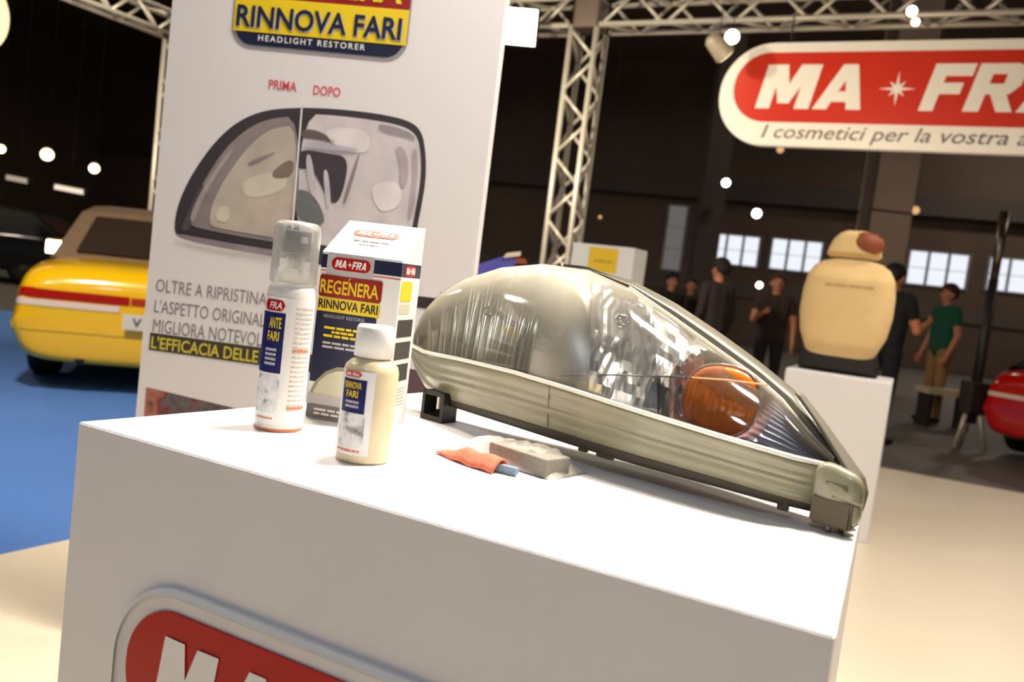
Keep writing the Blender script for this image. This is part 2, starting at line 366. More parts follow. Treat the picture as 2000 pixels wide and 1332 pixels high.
# thin bright border around the plate
ring_o = po; ca = sum(p[0] for p in po) / len(po); 
n = len(po); inn = rrect(l0 - brd + .006, ltop - LH - brd * 2.2 + .006, l0 + LWID + brd - .006, ltop + brd - .006, LH * .5 + brd * .9 - .006, 12)
rv = [FP.w(a, b, .0062) for a, b in po] + [FP.w(a, b, .0105) for a, b in inn] + [FP.w(a, b, .0062) for a, b in [(ca + (x - ca) * .985, y) for x, y in inn]]
mesh_obj('plate_border', rv, [(i, (i + 1) % n, n + (i + 1) % n, n + i) for i in range(n)], mat('plate_border_white', (246, 244, 240), 0.35), pm)
pill = plate('logo_pill', rrect(l0, ltop - LH, l0 + LWID, ltop, LH * .48, 12), 0.006, 0.0085, RED, pm)
def front_text(s, x0, x1):
    block_pl(s, FP, x0, ltop - LH + LH * .20, x1, ltop - LH * .19, LWHITE, 0.0095, pm, .5 if len(s) == 1 else .2)
mx0 = FP.ab(313, 1332)[0]; mx1 = FP.ab(440, 1290)[0]
mw = (mx1 - mx0)
front_text('M', mx0, mx1); front_text('A', mx1 + mw * .05, mx1 + mw * 1.0)
front_text('FRA', mx1 + mw * 1.6, mx1 + mw * 4.3)
decal_ab('logo_star', FP, star_pts(mx1 + mw * 1.3, ltop - LH * .5, LH * .22, LH * .06), LWHITE, .0095, pm)

# ================================================================== HEADLIGHT
FL, FR = onz(855, 822, ZT), onz(1612, 1036, ZT)
hd = (FR - FL).normalized(); hn = Vector((hd.y, -hd.x, 0))
if hn.y > 0: hn = -hn
HP = Plane(FL, hd, (0, 0, 1), hn)
head = thing('car_headlight', 'large clear car headlight with amber indicator lying on the white pedestal', 'headlight', ((FL.x + FR.x) / 2, (FL.y + FR.y) / 2, ZT))
LOW = [(803, 676), (830, 690), (900, 704), (1000, 728), (1100, 758), (1250, 806), (1400, 852), (1550, 896), (1655, 920)]
UPI = [(803, 672), (812, 640), (830, 605), (860, 573), (905, 546), (980, 522), (1060, 515), (1150, 527), (1230, 562), (1320, 624), (1400, 682), (1480, 739), (1530, 784), (1580, 845), (1625, 893), (1655, 918)]
UPO = [(1060, 515), (1150, 524), (1240, 550), (1320, 592), (1400, 645), (1480, 703), (1560, 768), (1610, 832), (1650, 888), (1687, 938)]
def ends(x): return max(-1.0, min(1.0, 2 * (x - 803) / (1655 - 803) - 1))
def n_low(x): return -0.03 + 0.080 * (1 - abs(ends(x)) ** 3)
def n_top(x): return -0.03 - 0.045 * (1 - abs(ends(x)) ** 2)
def lens_pt(x, t, inset=0.0):
    """x photo column, t 0..1 from lower seam to top edge; inset moves inwards along the lens normal (towards the back)"""
    yl, yu = interp(x, LOW), interp(x, UPI)
    zf = math.sin(t * PI / 2); n_ = n_low(x) + (n_top(x) - n_low(x)) * (1 - math.cos(t * PI / 2))
    return HP.px(x, yl + (yu - yl) * zf, n_ - inset)
def xs_of(u):   # denser near the ends
    return 803.5 + (1654.5 - 803.5) * (0.5 - 0.5 * math.cos(PI * (0.06 + 0.88 * u))) if False else 803.5 + 851 * u
def haze(x, t):
    h = 0.05 + 0.66 * (max(0, t - .22) / .78) ** 1.2
    if x < 1180: h += 0.22 * min(1, (1180 - x) / 120) * (0.35 + t)
    h += .22 * max(0, 1 - abs(x - 1085 - 30 * t) / 70)
    if x > 1150: h *= 1 - .88 * min(1, (x - 1150) / 130) * (1 - .5 * t * t)
    return min(h, .8)
lensm = clear_mat('hazy_polycarbonate', (252, 252, 250), 0.2, (204, 197, 178), 0.07, 'haze', 0.14)
grid('lens', lambda u, v: (lens_pt(xs_of(u), v), haze(xs_of(u), v)), 110, 26, lensm, head, True, 'haze')
def fluted(u, w_): return abs((u * w_) % 1.0 - .5) * 2
CHR2 = mat('satin_reflector', (232, 231, 230), 0.20, 0.8)
CHRD = mat('smoked_reflector', (206, 202, 188), 0.16, 0.85)
BEZ = mat('bezel_satin', (206, 202, 190), 0.42, 0.8)
def patch(name, x0f, x1f, t0, t1, off, nu, nv, m, smooth):
    def fn(u, v):
        t = t0 + (t1 - t0) * v; x = x0f(t) + (x1f(t) - x0f(t)) * u
        return lens_pt(x, t, off(u, v, x, t))
    return grid(name, fn, nu, nv, m, head, smooth)
edge1 = lambda t: 1030 + 75 * t
edge2 = lambda t: 1150 + 10 * t
# left bowl with vertical flutes
def off_left(u, v, x, t):
    b = max(0.0, 1 - ((u - .52) / .5) ** 2) * max(0.0, 1 - ((v - .4) / .62) ** 2)
    return 0.014 + 0.034 * b ** .8 - 0.0055 * math.cos(u * 2 * PI * 10) * (1 - .5 * v)
patch('fog_reflector', lambda t: 812, edge1, .03, .86, off_left, 120, 40, CHRD, True)
patch('divider', edge1, edge2, .01, .9, lambda u, v, x, t: 0.012 + 0.02 * u ** 2, 16, 24, BEZ, True)
def off_main(u, v, x, t):
    du, dv = (u - .5) / .5, (v - .48) / .5; r = min(1.0, math.hypot(du, dv)); ang = math.atan2(dv, du)
    k = round(ang / (PI / 9)) * (PI / 9); fac = math.cos((ang - k) * 3.0)
    rr = round(r * 5) / 5
    return 0.018 + 0.046 * (1 - (.55 * r + .45 * rr) ** 2) - 0.006 * fac * r
patch('main_reflector', edge2, lambda t: 1285 - 10 * t, .02, .9, off_main, 16, 15, CHR2, False)
def dip(x, t):
    yl, yu = interp(x, LOW), interp(x, UPI); y = yl + (yu - yl) * math.sin(t * PI / 2)
    d = math.hypot((x - 1408) / 1.05, y - 780); return .04 if d < 74 else (.04 * (1 - (d - 74) / 26) if d < 100 else 0)
rnd = random.Random(11)
tab = [[rnd.uniform(.012, .042) for _ in range(14)] for _ in range(14)]
def off_fac(u, v, x, t):
    a, b = u * 5, v * 5; i, j = min(4, int(a)), min(4, int(b)); fa, fb = a - i, b - j
    q = tab[i][j] * (1 - fa) * (1 - fb) + tab[i + 1][j] * fa * (1 - fb) + tab[i][j + 1] * (1 - fa) * fb + tab[i + 1][j + 1] * fa * fb
    return q + dip(x, t)
patch('facet_reflector', lambda t: 1285 - 10 * t, lambda t: 1400, .02, .93, off_fac, 15, 15, CHR2, False)
def off_sig(u, v, x, t):
    return 0.026 + 0.004 * abs(((v * 13) % 1.0) - .5) * 2 + dip(x, t)
patch('signal_reflector', lambda t: 1400, lambda t: 1648, .02, .93, off_sig, 60, 78, mat('signal_reflector_blue_grey', (206, 207, 220), 0.24, 0.6), False)
# thin light ridge across the reflectors
def rod(name, pixs, n_off, r, m):
    pts = [HP.px(x, y, n) for (x, y), n in zip(pixs, n_off)]
    k = len(pts) - 1
    def fn(u, v):
        p = pts[round(u * k)]; a = v * 2 * PI; return p + hn * (math.cos(a) * r) + Vector((0, 0, math.sin(a) * r))
    return grid(name, fn, k, 10, m, head, True)
rod('reflector_ridge', [(1092, 734), (1200, 732), (1340, 737)], [.035, .033, .03], .0011, CHROME)
rod('signal_ridge', [(1342, 737), (1420, 742), (1500, 752)], [.030, .026, .02], .0010, mat('ridge_amber', (226, 170, 120), .3))
# amber indicator cover: ribbed dome
AC = HP.px(1408, 782, -0.016)
amber = mat('amber_plastic', (240, 124, 18), 0.2, 0, .5, trans=0.05, coat=.4)
sx_ = 74 / F * AC.y * 1.02 / abs(hd.x); sz_ = 67 / F * AC.y * 1.02
def amb(u, v):
    a = u * 2 * PI; r = math.sin(v * PI / 2); rib = 1 + .0
    q = 0.72 * (abs(math.cos(a)) ** 2.6 + abs(math.sin(a)) ** 2.6) ** (-1 / 2.6) + .28
    da = r * math.cos(a) * sx_ * .80 * q; db = r * math.sin(a) * sz_ * q
    dn = .018 * math.cos(v * PI / 2) ** .7 + .0013 * math.cos(da / sx_ * 40) * (1 - r ** 4)
    return AC + hd * (da + db * .10) + Vector((0, 0, db)) + hn * dn
ao = grid('indicator_lens', amb, 64, 24, amber, head, True); ao['label'] = 'amber ribbed indicator cover'
def ring(u, v):
    a = u * 2 * PI; c = 2 * PI * v
    q = 0.72 * (abs(math.cos(a)) ** 2.6 + abs(math.sin(a)) ** 2.6) ** (-1 / 2.6) + .28
    k = 1.04 + .035 * math.cos(c)
    da = math.cos(a) * sx_ * .80 * q * k; db = math.sin(a) * sz_ * q * k
    return AC + hd * (da + db * .10) + Vector((0, 0, db)) + hn * (.002 + .002 * math.sin(c))
grid('indicator_ring', ring, 64, 10, mat('clear_ring_plastic', (214, 206, 198), .15, .6), head, True)
# small bulb in the main bowl, and a lamp in the left bowl
for nm, x, t_, r in (('bulb', 1214, .5, .010), ('bulb', 955, .40, .008)):
    p = lens_pt(x, t_, .036)
    lathe(nm, [(r * .3, -.02), (r, -.008), (r, .002), (r * .7, .008), (r * .1, .011)], p, CHROME, head, 20, axis=(hn).to_track_quat('Z', 'Y').to_matrix())
# lower skirt of yellowed plastic
SKB = [(803, 686), (815, 722), (832, 752), (850, 772), (1000, 815), (1150, 860), (1250, 890), (1400, 932), (1500, 962), (1590, 986), (1655, 1004)]
skirtm = mat('yellowed_plastic', (142, 137, 112), 0.30, 0, .5, noise=.10, nscale=16, coat=.35)
def skirt(u, v):
    x = 803.5 + 851 * u; yl, yb = interp(x, LOW) + 2, interp(x, SKB)
    bul = .0030 * max(0, 1 - abs(v - .55) / .12) - .0008 * math.cos(v * 2 * PI * 4)
    return HP.px(x, yl + (yb - yl) * v, n_low(x) + .003 - .016 * v + bul)
grid('lower_skirt', skirt, 90, 20, skirtm, head, True, thick=.003)
rod_pts = [(x, interp(x, LOW) - 2) for x in range(806, 1656, 22)]
rod('lens_seam', rod_pts, [n_low(x) + .003 for x, _ in rod_pts], .0032, mat('seam_white', (232, 228, 214), .25))
# ribs that divide the skirt
for x in (1073,):
    rod('skirt_rib', [(x, interp(x, LOW) + 6), (x - 4, interp(x, SKB) - 4)], [n_low(x) + .006, n_low(x) - .008], .0012, skirtm)
# upper rim band on the right
rimm = mat('rim_olive_plastic', (120, 118, 104), 0.3, 0.25, .5, coat=.4)
def rim(u, v):
    x = 1100 + (1655 - 1100) * u
    yi = interp(x, UPI)
    # the outer edge, measured along the same fraction of its length
    xo = 1100 + (1687 - 1100) * u; yo = interp(xo, UPO)
    bx, by = x + (xo - x) * v, yi + (yo - yi) * v
    n_ = n_top(x) + .012 * math.sin(v * PI) - .022 * v
    return HP.px(bx, by, n_)
grid('upper_rim', rim, 60, 10, rimm, head, True, thick=.004)
rp = [(x, interp(x, UPI)) for x in range(1230, 1650, 20)]
rod('rim_bead', rp, [n_top(x) + .004 for x, _ in rp], .0030, mat('bead_pale', (220, 212, 190), .22, .3))
# rounded right end with slot
def sq(a): return (abs(math.cos(a)) ** 4 + abs(math.sin(a)) ** 4) ** (-.25)
def endcap(u, v):
    a = u * 2 * PI; r = math.sin(v * PI / 2)
    c = HP.px(1634, 966, 0.004)
    return c + hd * (sq(a) * r * math.cos(a) * .024) + Vector((0, 0, sq(a) * r * math.sin(a) * .027 - r * math.cos(a) * .006)) + hn * (.012 * math.cos(v * PI / 2) ** .4 - .006)
grid('end_cap', endcap, 40, 14, skirtm, head, True, thick=.003)
sp_ = [HP.px(x, y, .0125) for x, y in ((1614, 938), (1655, 950), (1656, 962), (1613, 949))]
bm = bmesh.new(); f_ = bm.faces.new([bm.verts.new(p) for p in sp_]); g_ = bmesh.ops.extrude_face_region(bm, geom=[f_])
for v in [q for q in g_['geom'] if isinstance(q, bmesh.types.BMVert)]: v.co -= hn * .008
bm_obj('end_slot', bm, mat('slot_dark', (86, 80, 62), .6), head)
# outer right edge strip that runs round the tip
ep = [(1560, 768), (1610, 832), (1650, 888), (1684, 935), (1690, 962), (1680, 995), (1655, 1010)]
def tip(u, v):
    k = u * (len(ep) - 1); i = min(len(ep) - 2, int(k)); f2 = k - i
    x = ep[i][0] + (ep[i + 1][0] - ep[i][0]) * f2; y = ep[i][1] + (ep[i + 1][1] - ep[i][1]) * f2
    x -= 34 * v * min(1, .25 + u)
    return HP.px(x, y, -.052 + .045 * v * (0.4 + u * .6))
grid('tip_edge', tip, 40, 6, mat('housing_grey', (104, 98, 84), .5), head, True, thick=.004)
# dark housing behind and below
housm = mat('housing_dark', (62, 56, 44), .55, noise=.12, nscale=30)
def lower(u, v):
    x = 838 + (1640 - 838) * u; y = interp(x, SKB)
    n0 = n_low(x) - .013
    if v < .5: return HP.px(x, y - 1 + 34 * v * (.55 + .45 * math.sin(u * PI)), n0 - .006 * v)
    k = (v - .5) * 2; p = HP.px(x, y - 1 + 17 * (.55 + .45 * math.sin(u * PI)), n0 - .003)
    return p - hn * ((.10 * (1 - abs(ends(x)) ** 2) + .004) * k) + Vector((0, 0, .006 * k))
lo_ = grid('lower_rim', lower, 80, 8, housm, head, True, thick=.003)
def back(u, v):
    x = 806 + (1650 - 806) * u; top_ = lens_pt(x, 1.0, .004)
    y = interp(x, SKB); bt_ = HP.px(x, y, n_low(x) - .013) - hn * (.07 * (1 - abs(ends(x)) ** 2) + .01)
    p = top_.lerp(bt_, v); return p - hn * (.055 * math.sin(v * PI) * (1 - abs(ends(x)) ** 2))
grid('housing', back, 60, 16, housm, head, True, thick=.003)
# clips hanging from the lower rim
for x in (1175, 1190, 1140, 1530):
    p = HP.px(x, interp(x, SKB) + 16, n_low(x) - .018)
    box('clip', p, (.012, .008, .012), housm, head, math.atan2(hd.y, hd.x), .001)
# feet: left clip-bracket, right block with screws; both stand on the pedestal
footm = mat('foot_black', (38, 34, 26), .5)
rzh = math.atan2(hd.y, hd.x)
pL = HP.px(855, 796, 0.0)
bm = bmesh.new()
zb, zt_ = ZT + .0005, HP.px(850, 768, 0).z + .004
fw = .036
def foot_part(bm, a0, a1, z0, z1, d0, d1):
    c = FL + hd * ((a0 + a1) / 2) + hn * ((d0 + d1) / 2); c.z = (z0 + z1) / 2
    add_box(bm, c, (a1 - a0, abs(d1 - d0), z1 - z0), Matrix.Rotation(rzh, 3, 'Z'))
foot_part(bm, -.027, -.021, zb, zt_, -.02, .012); foot_part(bm, .013, .019, zb, zt_, -.02, .012)
foot_part(bm, -.027, .019, zb, zb + .008, -.02, .012); foot_part(bm, -.027, .019, zb, zt_, -.02, -.014); foot_part(bm, -.027, .019, zt_ - .006, zt_, -.02, .012)
bm_obj('foot', bm, footm, head)
bm = bmesh.new(); foot_part(bm, .004, .008, zb + .02, zt_ - .004, .0, .011); bm_obj('foot_tab', bm, mat('tab_pale', (214, 208, 190), .4), head)
bm = bmesh.new()
aR = (FR - FL).dot(hd)
foot_part(bm, aR - .016, aR + .028, ZT + .008, HP.px(1600, 985, 0).z + .014, -.022, .014)
bmesh.ops.bevel(bm, geom=bm.edges[:], offset=.003, segments=2, affect='EDGES')
bm_obj('foot', bm, mat('foot_brown', (84, 72, 50), .5), head)
for a_, d_ in ((.004, .006), (.014, -.008)):
    c = FL + hd * (aR + a_) + hn * d_
    tube('foot_screw', (c.x, c.y, ZT + .0005), (c.x, c.y, ZT + .010), .0032, mat('screw_steel', (150, 138, 118), .35, .8), head)

# ================================================================== BOTTLES
class Cyl:
    def __init__(s, c, r, sq=1.0): s.c = Vector(c); s.r = r; s.ph = math.atan2(-c.y, -c.x)
    def w(s, deg, z, off=.0004):
        a = s.ph + math.radians(deg); return s.c + Vector((math.cos(a) * (s.r + off), math.sin(a) * (s.r + off), z))
def wrap(name, cy, d0, d1, z0, z1, m, parent, off=.0004, rc=0.0):
    n = max(4, int(abs(d1 - d0) / 5)); vs_ = []
    for i in range(n + 1):
        d = d0 + (d1 - d0) * i / n; cut = 0
        if rc > 0:
            e = min(i, n - i) / n * abs(d1 - d0) * PI / 180 * cy.r
            if e < rc: cut = rc - math.sqrt(max(0, rc * rc - (rc - e) ** 2))
        vs_ += [cy.w(d, z0 + cut, off), cy.w(d, z1 - cut, off)]
    return mesh_obj(name, vs_, [(2 * i, 2 * i + 2, 2 * i + 3, 2 * i + 1) for i in range(n)], m, parent, True)
def wrap_text(s, cy, d0, d1, z0, z1, m, parent, off, bold=.02, shear=0.0):
    return text_fn('lettering', s, lambda a, b: cy.w(d0 + a * (d1 - d0), z0 + b * (z1 - z0), off), m, parent, bold, shear)
hdpe = mat('white_bottle_plastic', (238, 234, 226), .35, trans=.08, coat=.2)
bluel = mat('label_blue', (30, 34, 92), .35)
picm = photo_mat('label_headlight_print', [(.3, (120, 120, 122)), (.45, (214, 212, 210)), (.62, (232, 230, 228)), (.75, (160, 160, 160))], 60)
orng = mat('print_reflection_orange', (222, 120, 70), .45)
smallt = mat('small_print_grey', (196, 184, 178), .5)

tb = onz(543, 836, ZT); tb.z = ZT + .0008; R1 = .0305
tbo = thing('polish_bottle', 'tall white bottle with clear cap over its spray head, left of the carton', 'bottle', tb)
lathe('body', [(.022, 0), (R1 - .001, .0005), (R1, .004), (R1, .176), (R1 - .0012, .182), (R1 - .004, .187), (R1 - .010, .190)], tb, hdpe, tbo)
cy = Cyl(tb, R1)
lab = wrap('label', cy, -110, 130, .010, .172, mat('label_white', (240, 238, 236), .35), tbo)
pan = wrap('label_panel', cy, -100, -8, .075, .152, bluel, lab, .0007)
lg = wrap('logo_pill', cy, -70, -12, .154, .168, RED, lab, .0008, .006)
wrap_text('FRA', cy, -52, -18, .1565, .1655, LWHITE, lg, .0011, .02, .2)
wrap_text('ANTE', cy, -48, -16, .132, .146, YEL, pan, .0011)
wrap_text('FARI', cy, -50, -19, .116, .128, YEL, pan, .0011)
bars('small_print', lambda a, b: cy.w(a, b, .0011), [(-52, -22, .103 - k * .006, .0035) for k in range(4)], LGREY, pan)
wrap('label_picture', cy, -78, -8, .024, .072, picm, lab, .0008, .006)
bars('small_print', lambda a, b: cy.w(a, b, .0009), [(14, 66, .158 - k * .0062, .0022) for k in range(22)], smallt, lab)
bars('small_print', lambda a, b: cy.w(a, b, .0010), [(14, 60, .104, .003), (-62, -16, .016, .002), (14, 62, .030, .003)], orng, lab)
wrap('base_reflection', cy, -180, 180, .0008, .0035, orng, tbo, .0005)  # orange reflection at the foot, laid on as a coloured ring
capm = clear_mat('frosted_clear_cap', (250, 250, 250), .24, (250, 248, 244), .25, None, 0.0)
lathe('cap', [(R1 - .004, .188), (R1 - .001, .191), (R1 - .001, .258), (R1 - .003, .2655), (R1 - .008, .269), (.001, .2705)], tb, capm, tbo)
sprm = mat('spray_head_grey', (86, 90, 92), .4)
spw = mat('spray_collar_white', (236, 234, 230), .4)
lathe('spray_collar', [(.012, .190), (.020, .191), (.020, .208), (.013, .212), (.010, .228)], tb, spw, tbo, 28)
camd = Vector((-tb.x, -tb.y, 0)).normalized(); sidev = Vector((-camd.y, camd.x, 0))
sh = box('spray_head', tb + Vector((0, 0, .2435)) + sidev * .001 + camd * .006, (.033, .028, .029), sprm, tbo, math.atan2(sidev.y, sidev.x), .003)
box('nozzle', tb + Vector((0, 0, .246)) + sidev * .009 + camd * .0195, (.009, .006, .008), spw, sh, math.atan2(sidev.y, sidev.x) + .6, .001)

sb = onz(707, 897, ZT); sb.z = ZT + .0008; R2 = .0318
sbo = thing('cream_bottle', 'small cream bottle with white cap in front of the carton', 'bottle', sb)
creamm = mat('cream_liquid_plastic', (234, 218, 178), .3, trans=.12, coat=.3)
lathe('body', [(.024, 0), (R2 - .0015, .0006), (R2, .005), (R2, .104), (R2 - .002, .111), (R2 - .008, .117), (.018, .1195), (.0165, .1215)], sb, creamm, sbo)
lathe('cap', [(.0205, .1205), (.0225, .1215), (.0218, .154), (.0195, .1575), (.001, .1585)], sb, mat('white_cap', (246, 244, 238), .35), sbo)
cs = Cyl(sb, R2)
lab = wrap('label', cs, -74, 10, .010, .106, mat('label_white', (240, 238, 236), .35), sbo)
lg = wrap('logo_pill', cs, -62, -18, .0985, .1055, mat('logo_red_faded', (205, 70, 60), .4), lab, .0008, .003)
wrap_text('MA FRA', cs, -55, -24, .1000, .1040, LWHITE, lg, .0011, .02, .2)
pan = wrap('label_panel', cs, -64, -6, .058, .0965, bluel, lab, .0007)
wrap_text('RINNOVA', cs, -57, -16, .0855, .0935, YEL, pan, .0011)
wrap_text('FARI', cs, -50, -22, .0755, .0835, YEL, pan, .0011)
bars('small_print', lambda a, b: cs.w(a, b, .0011), [(-50, -18, .069 - k * .005, .003) for k in range(2)], LGREY, pan)
wrap('label_picture', cs, -66, -3, .019, .058, picm, lab, .0009, .005)
bars('small_print', lambda a, b: cs.w(a, b, .0010), [(-64, -8, .0135, .0025)], orng, lab)

# ================================================================== CARTON
cBL, cBR = onz(597, 814, ZT), onz(750, 840, ZT)
cf = (cBR - cBL).normalized(); cs_ = Vector((-cf.y, cf.x, 0))
if cs_.y < 0: cs_ = -cs_
cn = -cs_; CW = (cBR - cBL).length; CD = .078
CP = Plane((cBL.x, cBL.y, ZT + .0008), cf, (0, 0, 1), cn)
CH = CP.ab(636, 491)[1]
BKP = Plane(cBL + cs_ * CD, cf, (0, 0, 1), cn); CH2 = BKP.ab(652, 428)[1]
carton = thing('product_carton', 'white and navy printed carton with sloped top behind the bottles', 'box', (cBL + cf * CW / 2 + cs_ * CD / 2 + Vector((0, 0, .0008))))
card = mat('carton_white', (240, 238, 234), .42)
def cv(a, d, z): return cBL + cf * a + cs_ * d + Vector((0, 0, .0008 + z))
vs_ = [cv(0, 0, 0), cv(CW, 0, 0), cv(CW, CD, 0), cv(0, CD, 0), cv(0, 0, CH), cv(CW, 0, CH), cv(CW, CD, CH2), cv(0, CD, CH2)]
mesh_obj('body', vs_, [(3, 2, 1, 0), (0, 1, 5, 4), (1, 2, 6, 5), (2, 3, 7, 6), (3, 0, 4, 7), (4, 5, 6, 7)], card, carton)
def rng(pl, x0, y0, x1, y1):
    """rectangle on a plane from two photo corners (left-mid and right-mid columns)"""
    xm, ym = (x0 + x1) / 2, (y0 + y1) / 2
    return pl.ab(x0, ym)[0], pl.ab(xm, y1)[1], pl.ab(x1, ym)[0], pl.ab(xm, y0)[1]
def crect(name, pl, x0, y0, x1, y1, m, off, parent, r=0.0):
    a0, b0_, a1, b1_ = rng(pl, x0, y0, x1, y1)
    return decal_ab(name, pl, rrect(a0, b0_, a1, b1_, r) if r else [(a0, b0_), (a1, b0_), (a1, b1_), (a0, b1_)], m, off, parent)
e = .0004
band = decal_ab('print_band', CP, [(0, CH * .905), (CW, CH * .905), (CW, CH * .985), (0, CH * .985)], NAVY, e, carton)
decal_ab('print_stripe', CP, [(0, CH * .885), (CW, CH * .885), (CW, CH * .893), (0, CH * .893)], orng, e, carton)
nvp = decal_ab('print_panel', CP, [(0, CH * .22), (CW * .70, CH * .22), (CW * .70, CH * .70), (0, CH * .70)], NAVY, e, carton)
decal_ab('logo_backing', CP, rrect(CW * .07, CH * .82, CW * .66, CH * 1.0, .004), LGREY, 2 * e, carton)
mafra(CP, CW * .13, CH * .90, CW * .62, CH * .975, 3 * e, carton)
rp_ = decal_ab('print_plate', CP, rrect(0.0005, CH * .735, CW * .79, CH * .865, .004), DRED, 3 * e, carton)
text_pl('lettering', 'REGENERA', CP, CW * .02, CH * .755, CW * .755, CH * .838, YEL, 4 * e, rp_, .02)
text_pl('accent', '/', CP, CW * .36, CH * .842, CW * .395, CH * .86, YEL, 4 * e, rp_, .02)
yp_ = decal_ab('print_plate', CP, rrect(0.0005, CH * .645, CW * .785, CH * .733, .002), YEL, 3.2 * e, carton)
text_pl('lettering', 'RINNOVA FARI', CP, CW * .02, CH * .665, CW * .765, CH * .72, NAVY, 4.4 * e, yp_, .02)
np_ = decal_ab('print_plate', CP, rrect(0.0005, CH * .60, CW * .76, CH * .648, .003), NAVY, 3.4 * e, carton)
text_pl('lettering', 'HEADLIGHT RESTORER', CP, CW * .10, CH * .612, CW * .62, CH * .632, LGREY, 4.4 * e, np_, .005, 0, 1.15)
bars('small_print', lambda a, b: CP.w(a, b, 3 * e), [(CW * (.22 if k % 2 else .12), CW * (.5 if k % 2 else .6), CH * (.545 - k * .024), CH * .015) for k in range(3)], YEL, carton)
bars('small_print', lambda a, b: CP.w(a, b, 3 * e), [(CW * .12, CW * .58, CH * (.455 - k * .024), CH * .014) for k in range(2)], LGREY, carton)
# printed headlight on the carton front
beig = mat('print_beige', (206, 204, 178), .4); beig2 = mat('print_beige_dark', (150, 146, 120), .4)
hl = [(0.02, .10), (.03, .16), (.09, .23), (.20, .29), (.34, .325), (.48, .33), (.60, .30), (.70, .24), (.74, .16), (.74, .10)]
decal_ab('print_headlight', CP, [(a * CW, b * CH) for a, b in hl], beig2, 3 * e, carton)
decal_ab('print_headlight', CP, [((.38 + (a - .38) * .88) * CW, (.18 + (b - .18) * .84) * CH) for a, b in hl], beig, 4 * e, carton)
decal_ab('print_foot_white', CP, [(0, CH * .09), (CW * .8, CH * .09), (CW * .8, CH * .15), (0, CH * .15)], LGREY, 4.6 * e, carton)
gb = decal_ab('print_foot', CP, [(0, 0.001), (CW * .86, 0.001), (CW * .86, CH * .085), (0, CH * .085)], GREY, 3 * e, carton)
bars('small_print', lambda a, b: CP.w(a, b, 4 * e), [(CW * .1, CW * .7, CH * (.05 - k * .025), CH * .013) for k in range(2)], LWHITE, gb)
# right side print
SPn = Plane(cv(CW, 0, 0), cs_, (0, 0, 1), cf)
decal_ab('side_band', SPn, [(0, CH * .905), (CD * .98, CH * .905), (CD * .98, CH * .985), (0, CH * .985)], NAVY, e, carton)
mafra(SPn, CD * .15, CH * .91, CD * .7, CH * .975, 2 * e, carton)
decal_ab('side_plate', SPn, rrect(CD * .06, CH * .76, CD * .62, CH * .88, .004), YEL, e, carton)
decal_ab('side_plate', SPn, rrect(CD * .06, CH * .685, CD * .6, CH * .745, .003), beig, e, carton)
for k in range(3): decal_ab('side_pictogram', SPn, [(CD * .08, CH * (.545 - k * .135)), (CD * .85, CH * (.545 - k * .135)), (CD * .85, CH * (.65 - k * .135)), (CD * .08, CH * (.65 - k * .135))], mat('pictogram_dark', (74, 68, 66), .45), e, carton)
bars('side_print', lambda a, b: SPn.w(a, b, e), [(CD * .1, CD * .8, CH * (.22 - k * .02), CH * .009) for k in range(6)], smallt, carton)
# sloped top print
tu = (cs_ * CD + Vector((0, 0, CH2 - CH))); TL = tu.length
TP = Plane(cv(0, 0, CH), cf, tu, cf.cross(tu.normalized()))
if TP.n.y > 0 and TP.n.z < 0: TP.n = -TP.n
mafra(TP, CW * .18, TL * .55, CW * .76, TL * .74, 2 * e, carton, mat('logo_red_orange', (214, 70, 30), .4))
bars('top_print', lambda a, b: TP.w(a, b, 2 * e), [(CW * .25, CW * .7, TL * .40, TL * .05), (CW * .35, CW * .6, TL * .30, TL * .035)], GREY, carton)

# ================================================================== BAG OF PADS
bc = onz(1000, 902, ZT)
bag = thing('pad_bag', 'clear plastic bag of grey and red sanding pads lying before the headlight', 'bag', (bc.x, bc.y, ZT))
g0 = onz(1018, 918, ZT); gdir = (onz(1084, 937, ZT) - onz(950, 897, ZT)); gdir.z = 0; gdir.normalize(); gp = Vector((-gdir.y, gdir.x, 0))
grz = math.atan2(gdir.y, gdir.x)
sponge = mat('grey_sponge', (132, 128, 118), .9, noise=.08, nscale=200, bump=.3)
box('sponge_pad', Vector((g0.x, g0.y, ZT + .0125)) + gp * .018 + gdir * -.004, (.098, .046, .022), sponge, bag, grz - .12, .002)
rc_ = onz(915, 904, ZT)
redp = mat('red_abrasive', (206, 112, 86), .8, noise=.2, nscale=120)
def redw(u, v):
    a = -.052 + .104 * u; b = (-.019 + .038 * v) * (.25 + .75 * math.sin(min(1, u * 1.3) * PI / 2))
    return Vector((rc_.x, rc_.y, ZT + .003 + .015 * math.sin(v * PI) * min(1, u * 2.2) + .0012 * math.sin(u * 17))) + gdir * a + gp * b
grid('red_pad', redw, 20, 8, redp, bag, True, thick=.002)
bl_ = onz(985, 925, ZT)
box('blue_pad', Vector((bl_.x, bl_.y, ZT + .006)), (.034, .008, .009), mat('blue_grey_pad', (120, 140, 160), .7), bag, grz + .15, .001)
bagm = clear_mat('bag_film', (250, 250, 248), .36, (246, 236, 224), .1)
rb = random.Random(3); bt = [[rb.uniform(-1, 1) for _ in range(30)] for _ in range(30)]
def bagf(u, v):
    a = -.094 + .178 * u; b = -.040 + .080 * v
    ed = min(1, 5 * min(u, 1 - u)) * min(1, 5 * min(v, 1 - v))
    z = .0015 + ed * (.016 + .011 * u) + .0022 * bt[int(u * 24)][int(v * 14)] * ed
    b *= .45 + .55 * min(1, u * 1.6)
    return Vector((bc.x, bc.y, ZT + max(.001, z))) + gdir * a + gp * (b + .006)
grid('film', bagf, 24, 14, bagm, bag, False)

